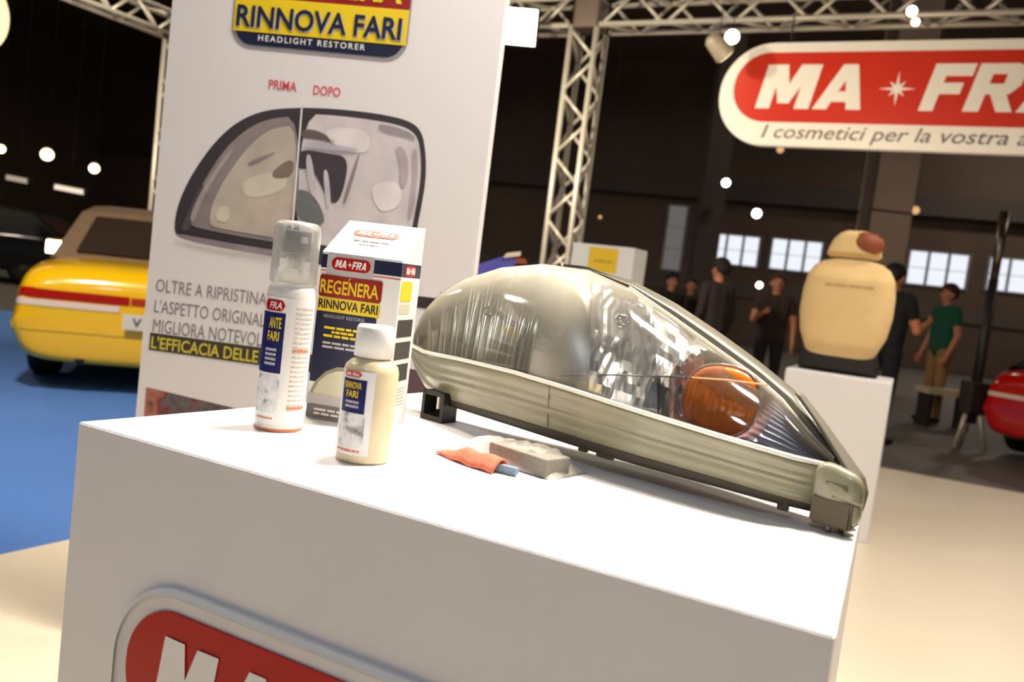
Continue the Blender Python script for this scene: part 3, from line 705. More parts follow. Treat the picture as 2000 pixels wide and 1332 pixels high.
# ================================================================== POSTER TOTEM
q0, q1 = aty(290, 540, 2.2), aty(925, 540, 2.1); pa = Vector((q1.x - q0.x, q1.y - q0.y, 0)).normalized()
PP = Plane((q0.x, q0.y, 0), pa, (0, 0, 1), (pa.y, -pa.x, 0))
PA0, PA1 = PP.ab(297, 450)[0], PP.ab(935, 450)[0]
post = thing('poster_totem', 'tall white poster panel about headlight restoring, behind the pedestal', 'poster', PP.w((PA0 + PA1) / 2, 0.006, -.03))
pv = [PP.w(a, b, d) for d in (-.06, 0) for a, b in ((PA0, .006), (PA1, .006), (PA1, 2.25), (PA0, 2.25))]
mesh_obj('panel', pv, [(3, 2, 1, 0), (4, 5, 6, 7), (0, 1, 5, 4), (1, 2, 6, 5), (2, 3, 7, 6), (3, 0, 4, 7)], PAPER, post)
ea0, ea1 = PP.ab(455, 30)[0], PP.ab(799, 60)[0]; eb0 = PP.ab(615, 107)[1]
by0, by1 = PP.ab(620, 74)[1], PP.ab(620, 5)[1]; etop = by1 + (by1 - by0) * 1.25
k_ = .0006
em = decal_ab('emblem', PP, rrect(ea0, eb0, ea1, etop, .055, 8), mat('emblem_silver', (168, 164, 164), .35, .3), k_, post)
bd = .010
decal_ab('emblem_navy', PP, rrect(ea0 + bd, eb0 + bd, ea1 - bd, etop - bd, .048, 8), NAVY, 2 * k_, em)
ye = decal_ab('emblem_yellow', PP, [(ea0 + .004, by0), (ea1 - .004, by0), (ea1 - .004, by1), (ea0 + .004, by1)], YEL, 3 * k_, em)
re_ = decal_ab('emblem_red', PP, [(ea0 + bd, by1), (ea1 - .004, by1), (ea1 - .004, etop - .06), (ea0 + bd, etop - .06)], DRED, 3 * k_, em)
ta0, ta1 = PP.ab(463, 35)[0], PP.ab(784, 62)[0]; tb0, tb1 = PP.ab(463, 51)[1], PP.ab(463, 8)[1]
for (o_, m_, f2) in ((-.003, mat('emblem_text_silver', (190, 186, 190), .4), 4), (0, NAVY, 5)):
    text_pl('lettering', 'RINNOVA FARI', PP, ta0 - o_ * 1.0, tb0 + o_ * 1.0, ta1 - o_ * 1.0, tb1 + o_ * 1.0, m_, f2 * k_, ye, .022)
text_pl('lettering', 'HEADLIGHT RESTORER', PP, PP.ab(505, 75)[0], PP.ab(505, 80)[1], PP.ab(713, 98)[0], PP.ab(505, 68)[1], LWHITE, 4 * k_, em, .012, 0, 1.3)
text_pl('lettering', 'REGENERA', PP, ta0, by1 + .012, ta1 - .006, by1 + .085, YEL, 4 * k_, re_, .025)
pr = mat('print_pink_red', (216, 80, 84), .45)
text_pl('lettering', 'PRIMA', PP, PP.ab(525, 165)[0], PP.ab(525, 174)[1], PP.ab(580, 170)[0], PP.ab(525, 155)[1], pr, k_, post, .015)
text_pl('lettering', 'DOPO', PP, PP.ab(612, 178)[0], PP.ab(612, 185)[1], PP.ab(665, 182)[0], PP.ab(612, 166)[1], pr, k_, post, .015)
# printed headlight
def tone(n, c): return mat('print_tone_' + n, c, .45, noise=.13, nscale=13)
def chaikin(pts, it=2):
    for _ in range(it):
        q = []
        for (x0, y0), (x1, y1) in zip(pts, pts[1:] + pts[:1]): q += [(x0 * .75 + x1 * .25, y0 * .75 + y1 * .25), (x0 * .25 + x1 * .75, y0 * .25 + y1 * .75)]
        pts = q
    return pts
def decal_s(name, pl, pix, m, off, parent): return decal(name, pl, chaikin(pix), m, off, parent)
out_ = [(340, 452), (344, 415), (356, 378), (380, 332), (420, 276), (465, 236), (520, 214), (590, 210), (660, 213), (740, 222), (798, 235), (824, 255), (832, 300), (832, 350), (824, 400), (814, 448), (810, 520), (700, 530), (560, 505), (470, 488), (400, 474), (350, 463)]
ph = decal_s('printed_headlight', PP, out_, tone('charcoal', (62, 56, 60)), k_, post)
decal_s('printed_bezel', PP, [(368, 440), (376, 400), (400, 350), (440, 290), (478, 255), (522, 232), (588, 226), (580, 480), (470, 462), (400, 448)], tone('smoke', (140, 130, 130)), 2 * k_, ph)
decal_s('printed_lens', PP, [(408, 440), (414, 400), (434, 358), (470, 305), (505, 268), (535, 250), (584, 244), (573, 470), (480, 455), (430, 446)], tone('yellowed', (186, 176, 164)), 3 * k_, ph)
decal_s('printed_lens', PP, [(592, 222), (660, 226), (740, 236), (792, 248), (815, 265), (822, 300), (822, 350), (812, 410), (800, 470), (760, 500), (640, 480), (573, 470)], tone('clear', (208, 200, 204)), 2 * k_, ph)
decal_s('printed_shade', PP, [(590, 252), (620, 254), (650, 272), (655, 280), (620, 272), (588, 270)], tone('brown', (104, 92, 92)), 3 * k_, ph)
decal_s('printed_shade', PP, [(582, 290), (640, 300), (680, 306), (676, 355), (660, 400), (640, 392), (622, 350), (606, 330), (578, 330)], tone('dark', (70, 62, 70)), 3 * k_, ph)
decal_s('printed_shade', PP, [(598, 300), (610, 304), (622, 400), (612, 395), (600, 345)], tone('pale', (196, 190, 196)), 4 * k_, ph)
decal_s('printed_shade', PP, [(632, 330), (642, 334), (648, 400), (640, 410), (634, 370)], tone('pale', (196, 190, 196)), 4 * k_, ph)
decal_s('printed_shade', PP, [(578, 370), (600, 372), (622, 392), (640, 440), (600, 438), (576, 420)], tone('teal', (112, 116, 116)), 4 * k_, ph)
decal_s('printed_shade', PP, [(530, 335), (575, 305), (574, 345), (536, 350)], tone('umber', (126, 110, 102)), 4 * k_, ph)
decal_s('printed_shade', PP, [(482, 318), (540, 295), (536, 302), (490, 325)], tone('smoke', (140, 130, 130)), 4 * k_, ph)
decal_s('printed_shade', PP, [(352, 452), (360, 430), (392, 360), (402, 360), (376, 420), (372, 450)], tone('charcoal2', (84, 78, 84)), 3 * k_, ph)
decal_s('printed_reflection', PP, [(700, 300), (704, 302), (676, 400), (668, 398)], tone('smoke', (160, 150, 154)), 4 * k_, ph)
decal_s('printed_reflection', PP, [(770, 285), (792, 290), (800, 330), (792, 370), (780, 360), (784, 320)], tone('mauve', (176, 164, 172)), 4 * k_, ph)
decal_s('printed_base', PP, [(344, 455), (400, 466), (520, 486), (560, 492), (556, 502), (440, 486), (350, 466)], tone('mauve2', (142, 132, 140)), 5 * k_, ph)
decal('printed_split_line', PP, [(589, 212), (592, 212), (571, 478), (568, 478)], LWHITE, 6 * k_, ph)
decal_s('printed_highlight', PP, [(370, 430), (384, 392), (412, 342), (452, 290), (458, 292), (420, 348), (392, 400), (380, 434)], tone('streak', (166, 156, 156)), 4 * k_, ph)
decal_s('printed_highlight', PP, [(420, 430), (428, 404), (450, 400), (448, 436)], tone('cream', (204, 196, 182)), 4 * k_, ph)
decal_s('printed_highlight', PP, [(470, 350), (560, 330), (562, 372), (480, 392)], tone('cream', (204, 196, 182)), 3.6 * k_, ph)
decal_s('printed_highlight', PP, [(630, 250), (720, 250), (724, 296), (690, 300), (650, 284)], tone('white', (226, 218, 220)), 3 * k_, ph)
decal_s('printed_highlight', PP, [(720, 360), (780, 350), (788, 400), (740, 420)], tone('white', (226, 218, 220)), 3 * k_, ph)
decal_s('printed_reflection', PP, [(740, 240), (800, 256), (816, 276), (800, 268), (740, 254)], tone('smoke2', (150, 142, 148)), 4 * k_, ph)
decal_s('printed_reflection', PP, [(806, 290), (816, 292), (816, 360), (804, 430), (796, 430), (808, 350)], tone('mauve', (176, 164, 172)), 4 * k_, ph)
decal_s('printed_reflection', PP, [(596, 276), (700, 290), (700, 298), (596, 288)], tone('lilac', (190, 182, 196)), 5 * k_, ph)
grt = mat('poster_text_grey', (132, 126, 130), .45)
def line(s, x0, y0, x1, y1, cap, m, off, par, bold=.0):
    return text_pl('lettering', s, PP, PP.ab(x0, y0)[0], PP.ab(x0, y0)[1], PP.ab(x1, y1)[0], PP.ab(x0, y0 - cap)[1], m, off, par, bold)
line('OLTRE A RIPRISTINARE', 304, 569, 546, 601, 25, grt, k_, post)
line("L'ASPETTO ORIGINALE", 301, 610, 528, 642, 26, grt, k_, post)
line('MIGLIORA NOTEVOLMENTE', 298, 648, 583, 690, 26, grt, k_, post)
ba = PP.ab(291, 683); bb2 = PP.ab(291, 649); ba1 = PP.ab(509, 703)[0]
br = decal_ab('text_bar', PP, [(ba[0], ba[1]), (ba1 + .3, ba[1]), (ba1 + .3, bb2[1]), (ba[0], bb2[1])], mat('text_bar_dark', (66, 60, 48), .45), k_, post)
line("L'EFFICACIA DELLE", 295, 680, 503, 713, 25, mat('poster_text_yellow', (206, 194, 70), .45), 2 * k_, br, .018)
fm = photo_mat('poster_photo', [(.32, (46, 40, 42)), (.45, (104, 96, 98)), (.52, (110, 50, 48)), (.62, (176, 110, 92)), (.72, (60, 44, 44))], 11)
decal('printed_photo', PP, [(286, 756), (470, 800), (640, 850), (640, 900), (278, 860)], fm, k_, post)
mv = tone('plum', (98, 76, 84))
decal('printed_frame', PP, [(760, 572), (850, 582), (858, 590), (856, 601), (840, 604), (760, 594)], tone('plum_dark', (58, 46, 50)), k_, post)
decal('printed_frame', PP, [(760, 715), (850, 727), (846, 775), (756, 765)], mv, k_, post)

# ================================================================== TRUSS STRUCTURE
C1 = Vector((0.36, 7.80, 0)); C2 = C1 - E1 * 5.35
ZB = 3.66; TS = .125
def truss(name, label, p0, p1, ax, ay, group):
    p0, p1 = Vector(p0), Vector(p1); L = (p1 - p0).length; d = (p1 - p0).normalized()
    t = thing(name, label, 'truss', p0, 0, group)
    cs4 = [ax * sx + ay * sy for sx, sy in ((-TS, -TS), (TS, -TS), (TS, TS), (-TS, TS))]
    for c in cs4: tube('chord', p0 + c, p1 + c, .026, ALU, t, seg=10)
    n = max(2, round(L / .30)); st = L / n
    proto = {}
    for k in range(4):
        c0, c1 = cs4[k], cs4[(k + 1) % 4]
        for i in range(n):
            a, b = (c0, c1) if (i + k) % 2 == 0 else (c1, c0)
            key = (k, (i + k) % 2)
            if key not in proto:
                proto[key] = (tube('brace', p0 + a + d * (st * i + .02), p0 + b + d * (st * (i + 1) - .02), .017, ALU, t, seg=6), i)
            else:
                src, i0 = proto[key]; o = src.copy(); C.objects.link(o); o.location = d * (st * (i - i0))
    return t
Z3 = Vector((0, 0, 1))
G_ = 'aluminium truss members of the stand'
t1 = truss('truss_column', 'aluminium lattice column standing behind the clear headlight', C1 + Z3 * .02, C1 + Z3 * (ZB - TS - .02), E1, E2, G_)
box('base_plate', C1 + Z3 * .013, (.42, .42, .016), ALU, t1, math.atan2(E1.y, E1.x))
t2 = truss('truss_column', 'aluminium lattice column behind the poster above the yellow car', C2 + Z3 * .02 - Z3 * .02, C2 + Z3 * (ZB - TS - .02), E1, E2, G_)
box('base_plate', C2 + Z3 * -.02, (.42, .42, .016), ALU, t2, math.atan2(E1.y, E1.x))
for c, nm in ((C1, 'corner block joining lattice beams above the column behind the headlight'), (C2, 'corner block joining lattice beams above the column behind the poster')):
    o = box('truss_corner', c + Z3 * ZB, (.26, .26, .29), mat('truss_corner_metal', (116, 100, 88), .5, .4), None, math.atan2(E1.y, E1.x), .03)
    tag(o, nm, 'truss corner', 'truss corner blocks')
truss('truss_beam', 'horizontal lattice beam above the hanging red sign', C1 + Z3 * ZB + E1 * .15, C1 + Z3 * ZB + E1 * 5.6, E2, Z3, G_)
truss('truss_beam', 'horizontal lattice beam running behind the top of the poster', C2 + Z3 * ZB + E1 * .15, C1 + Z3 * ZB - E1 * .15, E2, Z3, G_)
truss('truss_beam', 'lattice beam in the top left corner running to the column', C2 + Z3 * ZB - E2 * .15, C2 + Z3 * ZB - E2 * 4.2, E1, Z3, G_)

# ================================================================== HANGING SIGN
SG = Plane(C1 - E2 * .34, E1, Z3, -E2)
s_a0 = SG.ab(1405, 188)[0]; s_b1 = SG.ab(1500, 84)[1]; s_b0 = SG.ab(1500, 284)[1]; s_h = s_b1 - s_b0
def slab(name, pl, pts, d0, d1, m, parent):
    n = len(pts); v = [pl.w(a, b, d0) for a, b in pts] + [pl.w(a, b, d1) for a, b in pts]
    return mesh_obj(name, v, [tuple(range(n, 2 * n)), tuple(range(n - 1, -1, -1))] + [(i, (i + 1) % n, n + (i + 1) % n, n + i) for i in range(n)], m, parent)
s_mid = SG.ab(1500, 180)
rx0 = SG.ab(1433, 175)[0]; ry1 = SG.ab(1500, 103)[1]; ry0 = SG.ab(1500, 238)[1]
mA0, mA1 = SG.ab(1481, 165)[0], SG.ab(1704, 175)[0]; fA0, fA1 = SG.ab(1799, 175)[0], SG.ab(1999, 185)[0]
a_end = fA1 + (fA1 - fA0) * .56; rx1 = a_end + (mA0 - rx0); s_a1 = rx1 + (rx0 - s_a0)
sign = thing('hanging_sign', 'oval white and red sign hanging from the truss, top right', 'sign', SG.w((s_a0 + s_a1) / 2, s_b0))
sw = mat('sign_acrylic_white', (244, 236, 222), .4, emit=.10, ecol=(255, 236, 205)); sred = mat('sign_red', (206, 46, 20), .4, emit=.06, ecol=(255, 70, 26))  # slight emission added to a sign that lamps light
slab('sign_body', SG, rrect(s_a0, s_b0, s_a1, s_b1, s_h * .49, 14), -.07, 0, sw, sign)
rp_ = decal_ab('sign_red_field', SG, rrect(rx0, ry0, rx1, ry1, (ry1 - ry0) * .49, 14), sred, .003, sign)
lb0, lb1 = SG.ab(1500, 212)[1], SG.ab(1500, 127)[1]
block_pl('MA', SG, mA0, lb0, mA1, lb1, sw, .007, rp_)
block_pl('FRA', SG, fA0, lb0, a_end, lb1, sw, .007, rp_)
stp = SG.ab(1752, 174)
decal_ab('logo_star', SG, star_pts(stp[0], stp[1], .13, .030), sw, .007, rp_)
tg0 = SG.ab(1487, 262)
ta, tb_, tc_, td_ = tg0[0], SG.ab(1487, 277)[1], tg0[0] + (SG.ab(1985, 285)[0] - tg0[0]) * 1.18, SG.ab(1487, 243)[1]
v, f = text_geo('I cosmetici per la vostra auto', .004, .25); words = []
for q in sorted(f, key=lambda q: min(v[k][0] for k in q)):
    lo, hi = min(v[k][0] for k in q), max(v[k][0] for k in q)
    if words and lo < words[-1][0] + .012: words[-1][0] = max(hi, words[-1][0]); words[-1][1].append(q)
    else: words.append([hi, [q]])
for _, fw_ in words:
    ids = sorted({k for q in fw_ for k in q}); mp = {k: n_ for n_, k in enumerate(ids)}
    mesh_obj('lettering', [SG.w(ta + v[k][0] * (tc_ - ta), tb_ + v[k][1] * (td_ - tb_), .004) for k in ids], [tuple(mp[k] for k in q) for q in fw_], mat('sign_text_grey', (120, 108, 100), .5), sign)
for a in (s_a0 + .5, s_a1 - .5):
    tube('hanger', SG.w(a, s_b1 - .02, -.035), SG.w(a, ZB - TS - .02, -.035), .006, DARKM, sign, seg=8)
# the sign on the left beam, only its rounded end in view
S2 = Plane(C2 - E2 * 1.2 + E1 * .22, -E2, Z3, E1)
tp = S2.ab(18, 45); rr_ = .40
l2 = thing('hanging_sign', 'pale rounded end of a sign at the top left edge', 'sign', S2.w(tp[0], tp[1] - rr_))
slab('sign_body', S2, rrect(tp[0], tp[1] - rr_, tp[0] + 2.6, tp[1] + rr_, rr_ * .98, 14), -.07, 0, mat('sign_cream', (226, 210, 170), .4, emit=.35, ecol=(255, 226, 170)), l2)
for a in (tp[0] + .5, tp[0] + 2.0): tube('hanger', S2.w(a, tp[1] + rr_ - .02, -.035), S2.w(a, ZB + .05, -.035), .006, DARKM, l2, seg=8)

# ================================================================== LAMPS
hot = emit_mat('lamp_glow', (255, 246, 228), 14)
hotw = emit_mat('lamp_glow_warm', (255, 224, 176), 7)
def flood(label, p, w_, h_, face, m):
    t = thing('floodlight', label, 'lamp', p)
    R = Vector(face).normalized().to_track_quat('Z', 'Y').to_matrix()
    box('housing', p - Vector(face).normalized() * .06, (w_ + .03, h_ + .03, .12), DARKM, t, rot=R, bevel=.01)
    box('lens', p + Vector(face).normalized() * .006, (w_, h_, .01), m, t, rot=R)
    up = Vector((p.x, p.y + .38, ZB - TS))
    tube('yoke', p - Vector(face).normalized() * .06, up, .012, DARKM, t, seg=8)
    return t
fp_ = aty(1008, 52, 7.55)
flood('bright square floodlight beside the top right edge of the poster', fp_, .36, .30, (-.10, -.93, -.22), emit_mat('flood_glow', (255, 250, 240), 26))
def spot(label, p, r, face, m, top, group=None):
    f = Vector(face).normalized(); R = f.to_track_quat('Z', 'Y').to_matrix()
    t = thing('spotlight', label, 'lamp', p, 0, group)
    lathe('housing', [(r * .45, -r * 2.6), (r * .9, -r * 2.2), (r * 1.05, -r * .3), (r * 1.15, 0)], p, mat('lamp_can_beige', (190, 176, 150), .45, .2), t, 18, axis=R)
    lathe('lens', [(r * 1.0, .001), (r * .9, r * .12), (r * .3, r * .2)], p, m, t, 18, axis=R)
    if top: tube('suspension', p - f * r * 1.2, (p.x - f.x * r * 1.2, p.y - f.y * r * 1.2, top), .004, DARKM, t, seg=6)
    return t
zb_ = ZB - TS - .02
spot('spotlight clamped to the truss above the left end of the red sign', aty(1430, 72, 6.75), .055, (-.2, -.9, -.3), hot, zb_)
p = aty(1416, 108, 6.6)
spot('dark beige spotlight can at the upper left of the red sign', p, .075, (.75, .25, -.6), emit_mat('lamp_glow_side', (255, 230, 180), 3), zb_)
spot('small bright spotlight on the truss above the middle of the red sign', aty(1781, 22, 5.95), .035, (-.2, -.95, -.15), hot, None)
spot('small bright spotlight low on the truss above the red sign', aty(1788, 43, 5.95), .028, (-.2, -.95, -.15), hotw, None)
for i, (x, y, Y, r, s, lbl) in enumerate((
        (92, 302, 15, .105, 1, 'larger warm hall lamp hanging left above the yellow car'),
        (184, 329, 15, .085, 1, 'warm hall lamp hanging nearest the left lattice column'),
        (2, 291, 15, .07, 1, 'small hall lamp cut by the left picture edge'),
        (1418, 357, 19, .09, 0, 'white hall lamp hanging below the left end of the red sign'),
        (1478, 417, 19, .10, 0, 'white hall lamp hanging just above the first bright window'),
        (1483, 557, 15, .055, 0, 'small white lamp beside the dark haired man'),
        (1788, 411, 17, .08, 1, 'dim warm hall lamp right of the concrete pillar'),
        (1524, 292, 12, .05, 1, 'small orange lamp just under the red sign'),
        (1172, 424, 19, .04, 1, 'tiny hall lamp right of the front lattice column'))):
    p = aty(x, y, Y); m = hotw if s else hot
    if i in (6, 7, 8): m = emit_mat('lamp_glow_dim', (230, 176, 120), 1.1)
    spot(lbl, p, r, (-p.x / p.length, -p.y / p.length, -.25), m, 8.99, 'lamps hanging in the hall')
for (x, y, Y, wd, lbl, st) in ((33, 350, 14.5, .36, 'short dim strip lamp at the left edge of the hall', .55), (135, 370, 14.5, .50, 'long pale strip lamp above the yellow car', 1.3)):
    p = aty(x, y, Y); t = thing('strip_lamp', lbl, 'lamp', p)
    R = Matrix.Rotation(math.radians(4), 3, 'Y')
    box('housing', p + Vector((0, .06, .03)), (wd + .05, .12, .10), DARKM, t, rot=R)
    box('tube', p, (wd, .05, .085), emit_mat('strip_glow_%d' % x, (236, 214, 190), st), t, rot=R)
    tube('suspension', p + Vector((0, .06, .05)), (p.x, p.y + .06, 8.99), .004, DARKM, t, seg=6)

# ================================================================== SEAT DISPLAY
sp0, sp1 = aty(1534, 724, 4.45), aty(1742, 753, 4.22); PH = .855
sdir = Vector((sp1.x - sp0.x, sp1.y - sp0.y, 0)).normalized(); sback = Vector((-sdir.y, sdir.x, 0))
swid = (Vector((sp1.x, sp1.y, 0)) - Vector((sp0.x, sp0.y, 0))).length
smid = (sp0 + sp1) / 2 + sback * .25
o = box('seat_pedestal', (smid.x, smid.y, PH / 2 + .003), (swid, .50, PH - .002), WHITE, None, math.atan2(sdir.y, sdir.x), .006)
tag(o, 'white plinth under the cream car seat', 'pedestal')
sc = aty(1650, 620, 4.48); sx0 = Vector((sc.x, sc.y, 0))
seat = thing('car_seat', 'cream car seat backrest with headrest on a white plinth', 'seat', (sc.x, sc.y, PH + .003))
cream = mat('seat_cover_cream', (222, 190, 134), .75, noise=.04, nscale=9, bump=.1)
mpx = 4.55 / F
def cushion(name, prof, th, m, n0=0.0, parent=seat):
    """prof: list of (z, half width) above the plinth; rounded front and back"""
    zs = [p[0] for p in prof]
    def fn(u, v):
        z = zs[0] + (zs[-1] - zs[0]) * v; hw = interp(z, prof); a = u * 2 * PI
        ct, st = math.cos(a), math.sin(a)
        xx = hw * (abs(ct) ** .55) * (1 if ct >= 0 else -1); yy = th * (abs(st) ** .8) * (1 if st >= 0 else -1) * min(1.0, 4 * min(v, 1 - v) + .25)
        return sx0 + sdir * xx + sback * (yy + n0) + Z3 * (PH + z)
    return grid(name, fn, 48, 40, m, parent, True)
cushion('backrest', [(.055, .10), (.075, .145), (.12, .18), (.22, .222), (.33, .238), (.44, .236), (.53, .222), (.585, .19), (.615, .14), (.625, .09)], .075, cream)
cushion('headrest', [(.632, .12), (.645, .140), (.68, .135), (.73, .115), (.765, .085), (.782, .05)], .05, cream)
for s in (-.05, .05): tube('headrest_post', sx0 + sdir * s + Z3 * (PH + .60), sx0 + sdir * s + Z3 * (PH + .66), .008, CHROME, seat, seg=8)
def patchf(u, v):
    a = -.01 + .155 * u; b = .66 + .115 * v; r = math.hypot((u - .5) * 2, (v - .5) * 2)
    return sx0 + sdir * a - sback * (.044 + .022 * max(0, 1 - r * r)) + Z3 * (PH + b - (u - .5) * .02) if r <= 1 else sx0 + sdir * (-.01 + .155 * (.5 + (u - .5) / r)) - sback * .044 + Z3 * (PH + .66 + .115 * (.5 + (v - .5) / r) - (u - .5) / r * .02)
grid('headrest_pad', patchf, 16, 12, mat('brown_leather', (140, 72, 38), .5), seat, True, thick=.004)
cushion('seat_base', [(.003, .20), (.02, .21), (.06, .21), (.11, .195), (.14, .19)], .070, mat('seat_base_black', (30, 26, 24), .6), .03)
text_fn('stitched_line', 'cover', lambda a, b: sx0 + sdir * (-.125 + .25 * a) - sback * .079 + Z3 * (PH + .465 + .028 * b), mat('stitch_brown', (182, 148, 100), .7), seat, .0, .2, 1.2) if False else \
    bars('stitched_line', lambda a, b: sx0 + sdir * a - sback * .078 + Z3 * (PH + b), [(-.115, .125, .475, .012)], mat('stitch_brown', (190, 156, 106), .7), seat)

# ================================================================== WHITE DISPLAY STAND WITH YELLOW PLACARD, BLUE PANEL
i0, i1 = aty(1118, 482, 5.35), aty(1240, 490, 5.15); idir = Vector((i1.x - i0.x, i1.y - i0.y, 0)).normalized(); iback = Vector((-idir.y, idir.x, 0))
iw = (Vector((i1.x - i0.x, i1.y - i0.y, 0))).length; im = (i0 + i1) / 2 + iback * .12; itop = 1.435
info = thing('info_stand', 'white block stand with yellow placard behind the headlight', 'stand', (im.x, im.y, .004))
box('body', (im.x, im.y, itop / 2 + .004), (iw, .24, itop - .002), WHITE, info, math.atan2(idir.y, idir.x), .006)
IP = Plane((i0.x, i0.y, 0), idir, Z3, (idir.y, -idir.x, 0))
crect('placard', IP, 1149, 484, 1206, 532, mat('placard_yellow', (240, 200, 40), .5), .002, info)
a0, b0_, a1, b1_ = rng(IP, 1160, 508, 1196, 513)
bars('small_print', lambda a, b: IP.w(a, b, .004), [(a0, a1, b0_, b1_ - b0_)], mat('placard_print', (196, 160, 60), .5), info)
bp0 = aty(930, 525, 3.6); bp1 = aty(1024, 496, 3.75)
bpn = thing('blue_panel', 'tilted blue and white panel peeking over the top of the headlight', 'panel', ((bp0.x + bp1.x) / 2, 3.85, .004))
def bpt(x, y, Y): return aty(x, y, Y)
def thick_poly(name, pts, d, m, parent):
    n = len(pts); v = list(pts) + [p + d for p in pts]
    return mesh_obj(name, v, [tuple(range(n - 1, -1, -1)), tuple(range(n, 2 * n))] + [(i, (i + 1) % n, n + (i + 1) % n, n + i) for i in range(n)], m, parent)
thick_poly('blue_board', [bpt(923, 534, 3.6), bpt(926, 519, 3.6), bpt(978, 502, 3.68), bpt(1004, 500, 3.72), bpt(1008, 512, 3.72), bpt(990, 545, 3.7), bpt(940, 560, 3.6)], Vector((0, .03, 0)), mat('board_blue', (92, 92, 190), .5), bpn)
thick_poly('white_edge', [bpt(982, 503, 3.66), bpt(990, 494, 3.66), bpt(1018, 491, 3.72), bpt(1016, 500, 3.72)], Vector((0, .06, 0)), mat('board_white', (236, 226, 210), .5), bpn)
thick_poly('orange_end', [bpt(1008, 503, 3.72), bpt(1026, 505, 3.74), bpt(1030, 515, 3.74), bpt(1006, 514, 3.72)], Vector((0, .05, 0)), mat('board_orange', (150, 76, 50), .6), bpn)
q = bpt(965, 530, 3.64)
tube('post', (q.x, 3.66, .02), (q.x, 3.66, q.z), .02, DARKM, bpn)
box('foot', (q.x, 3.66, .014), (.3, .3, .02), DARKM, bpn)

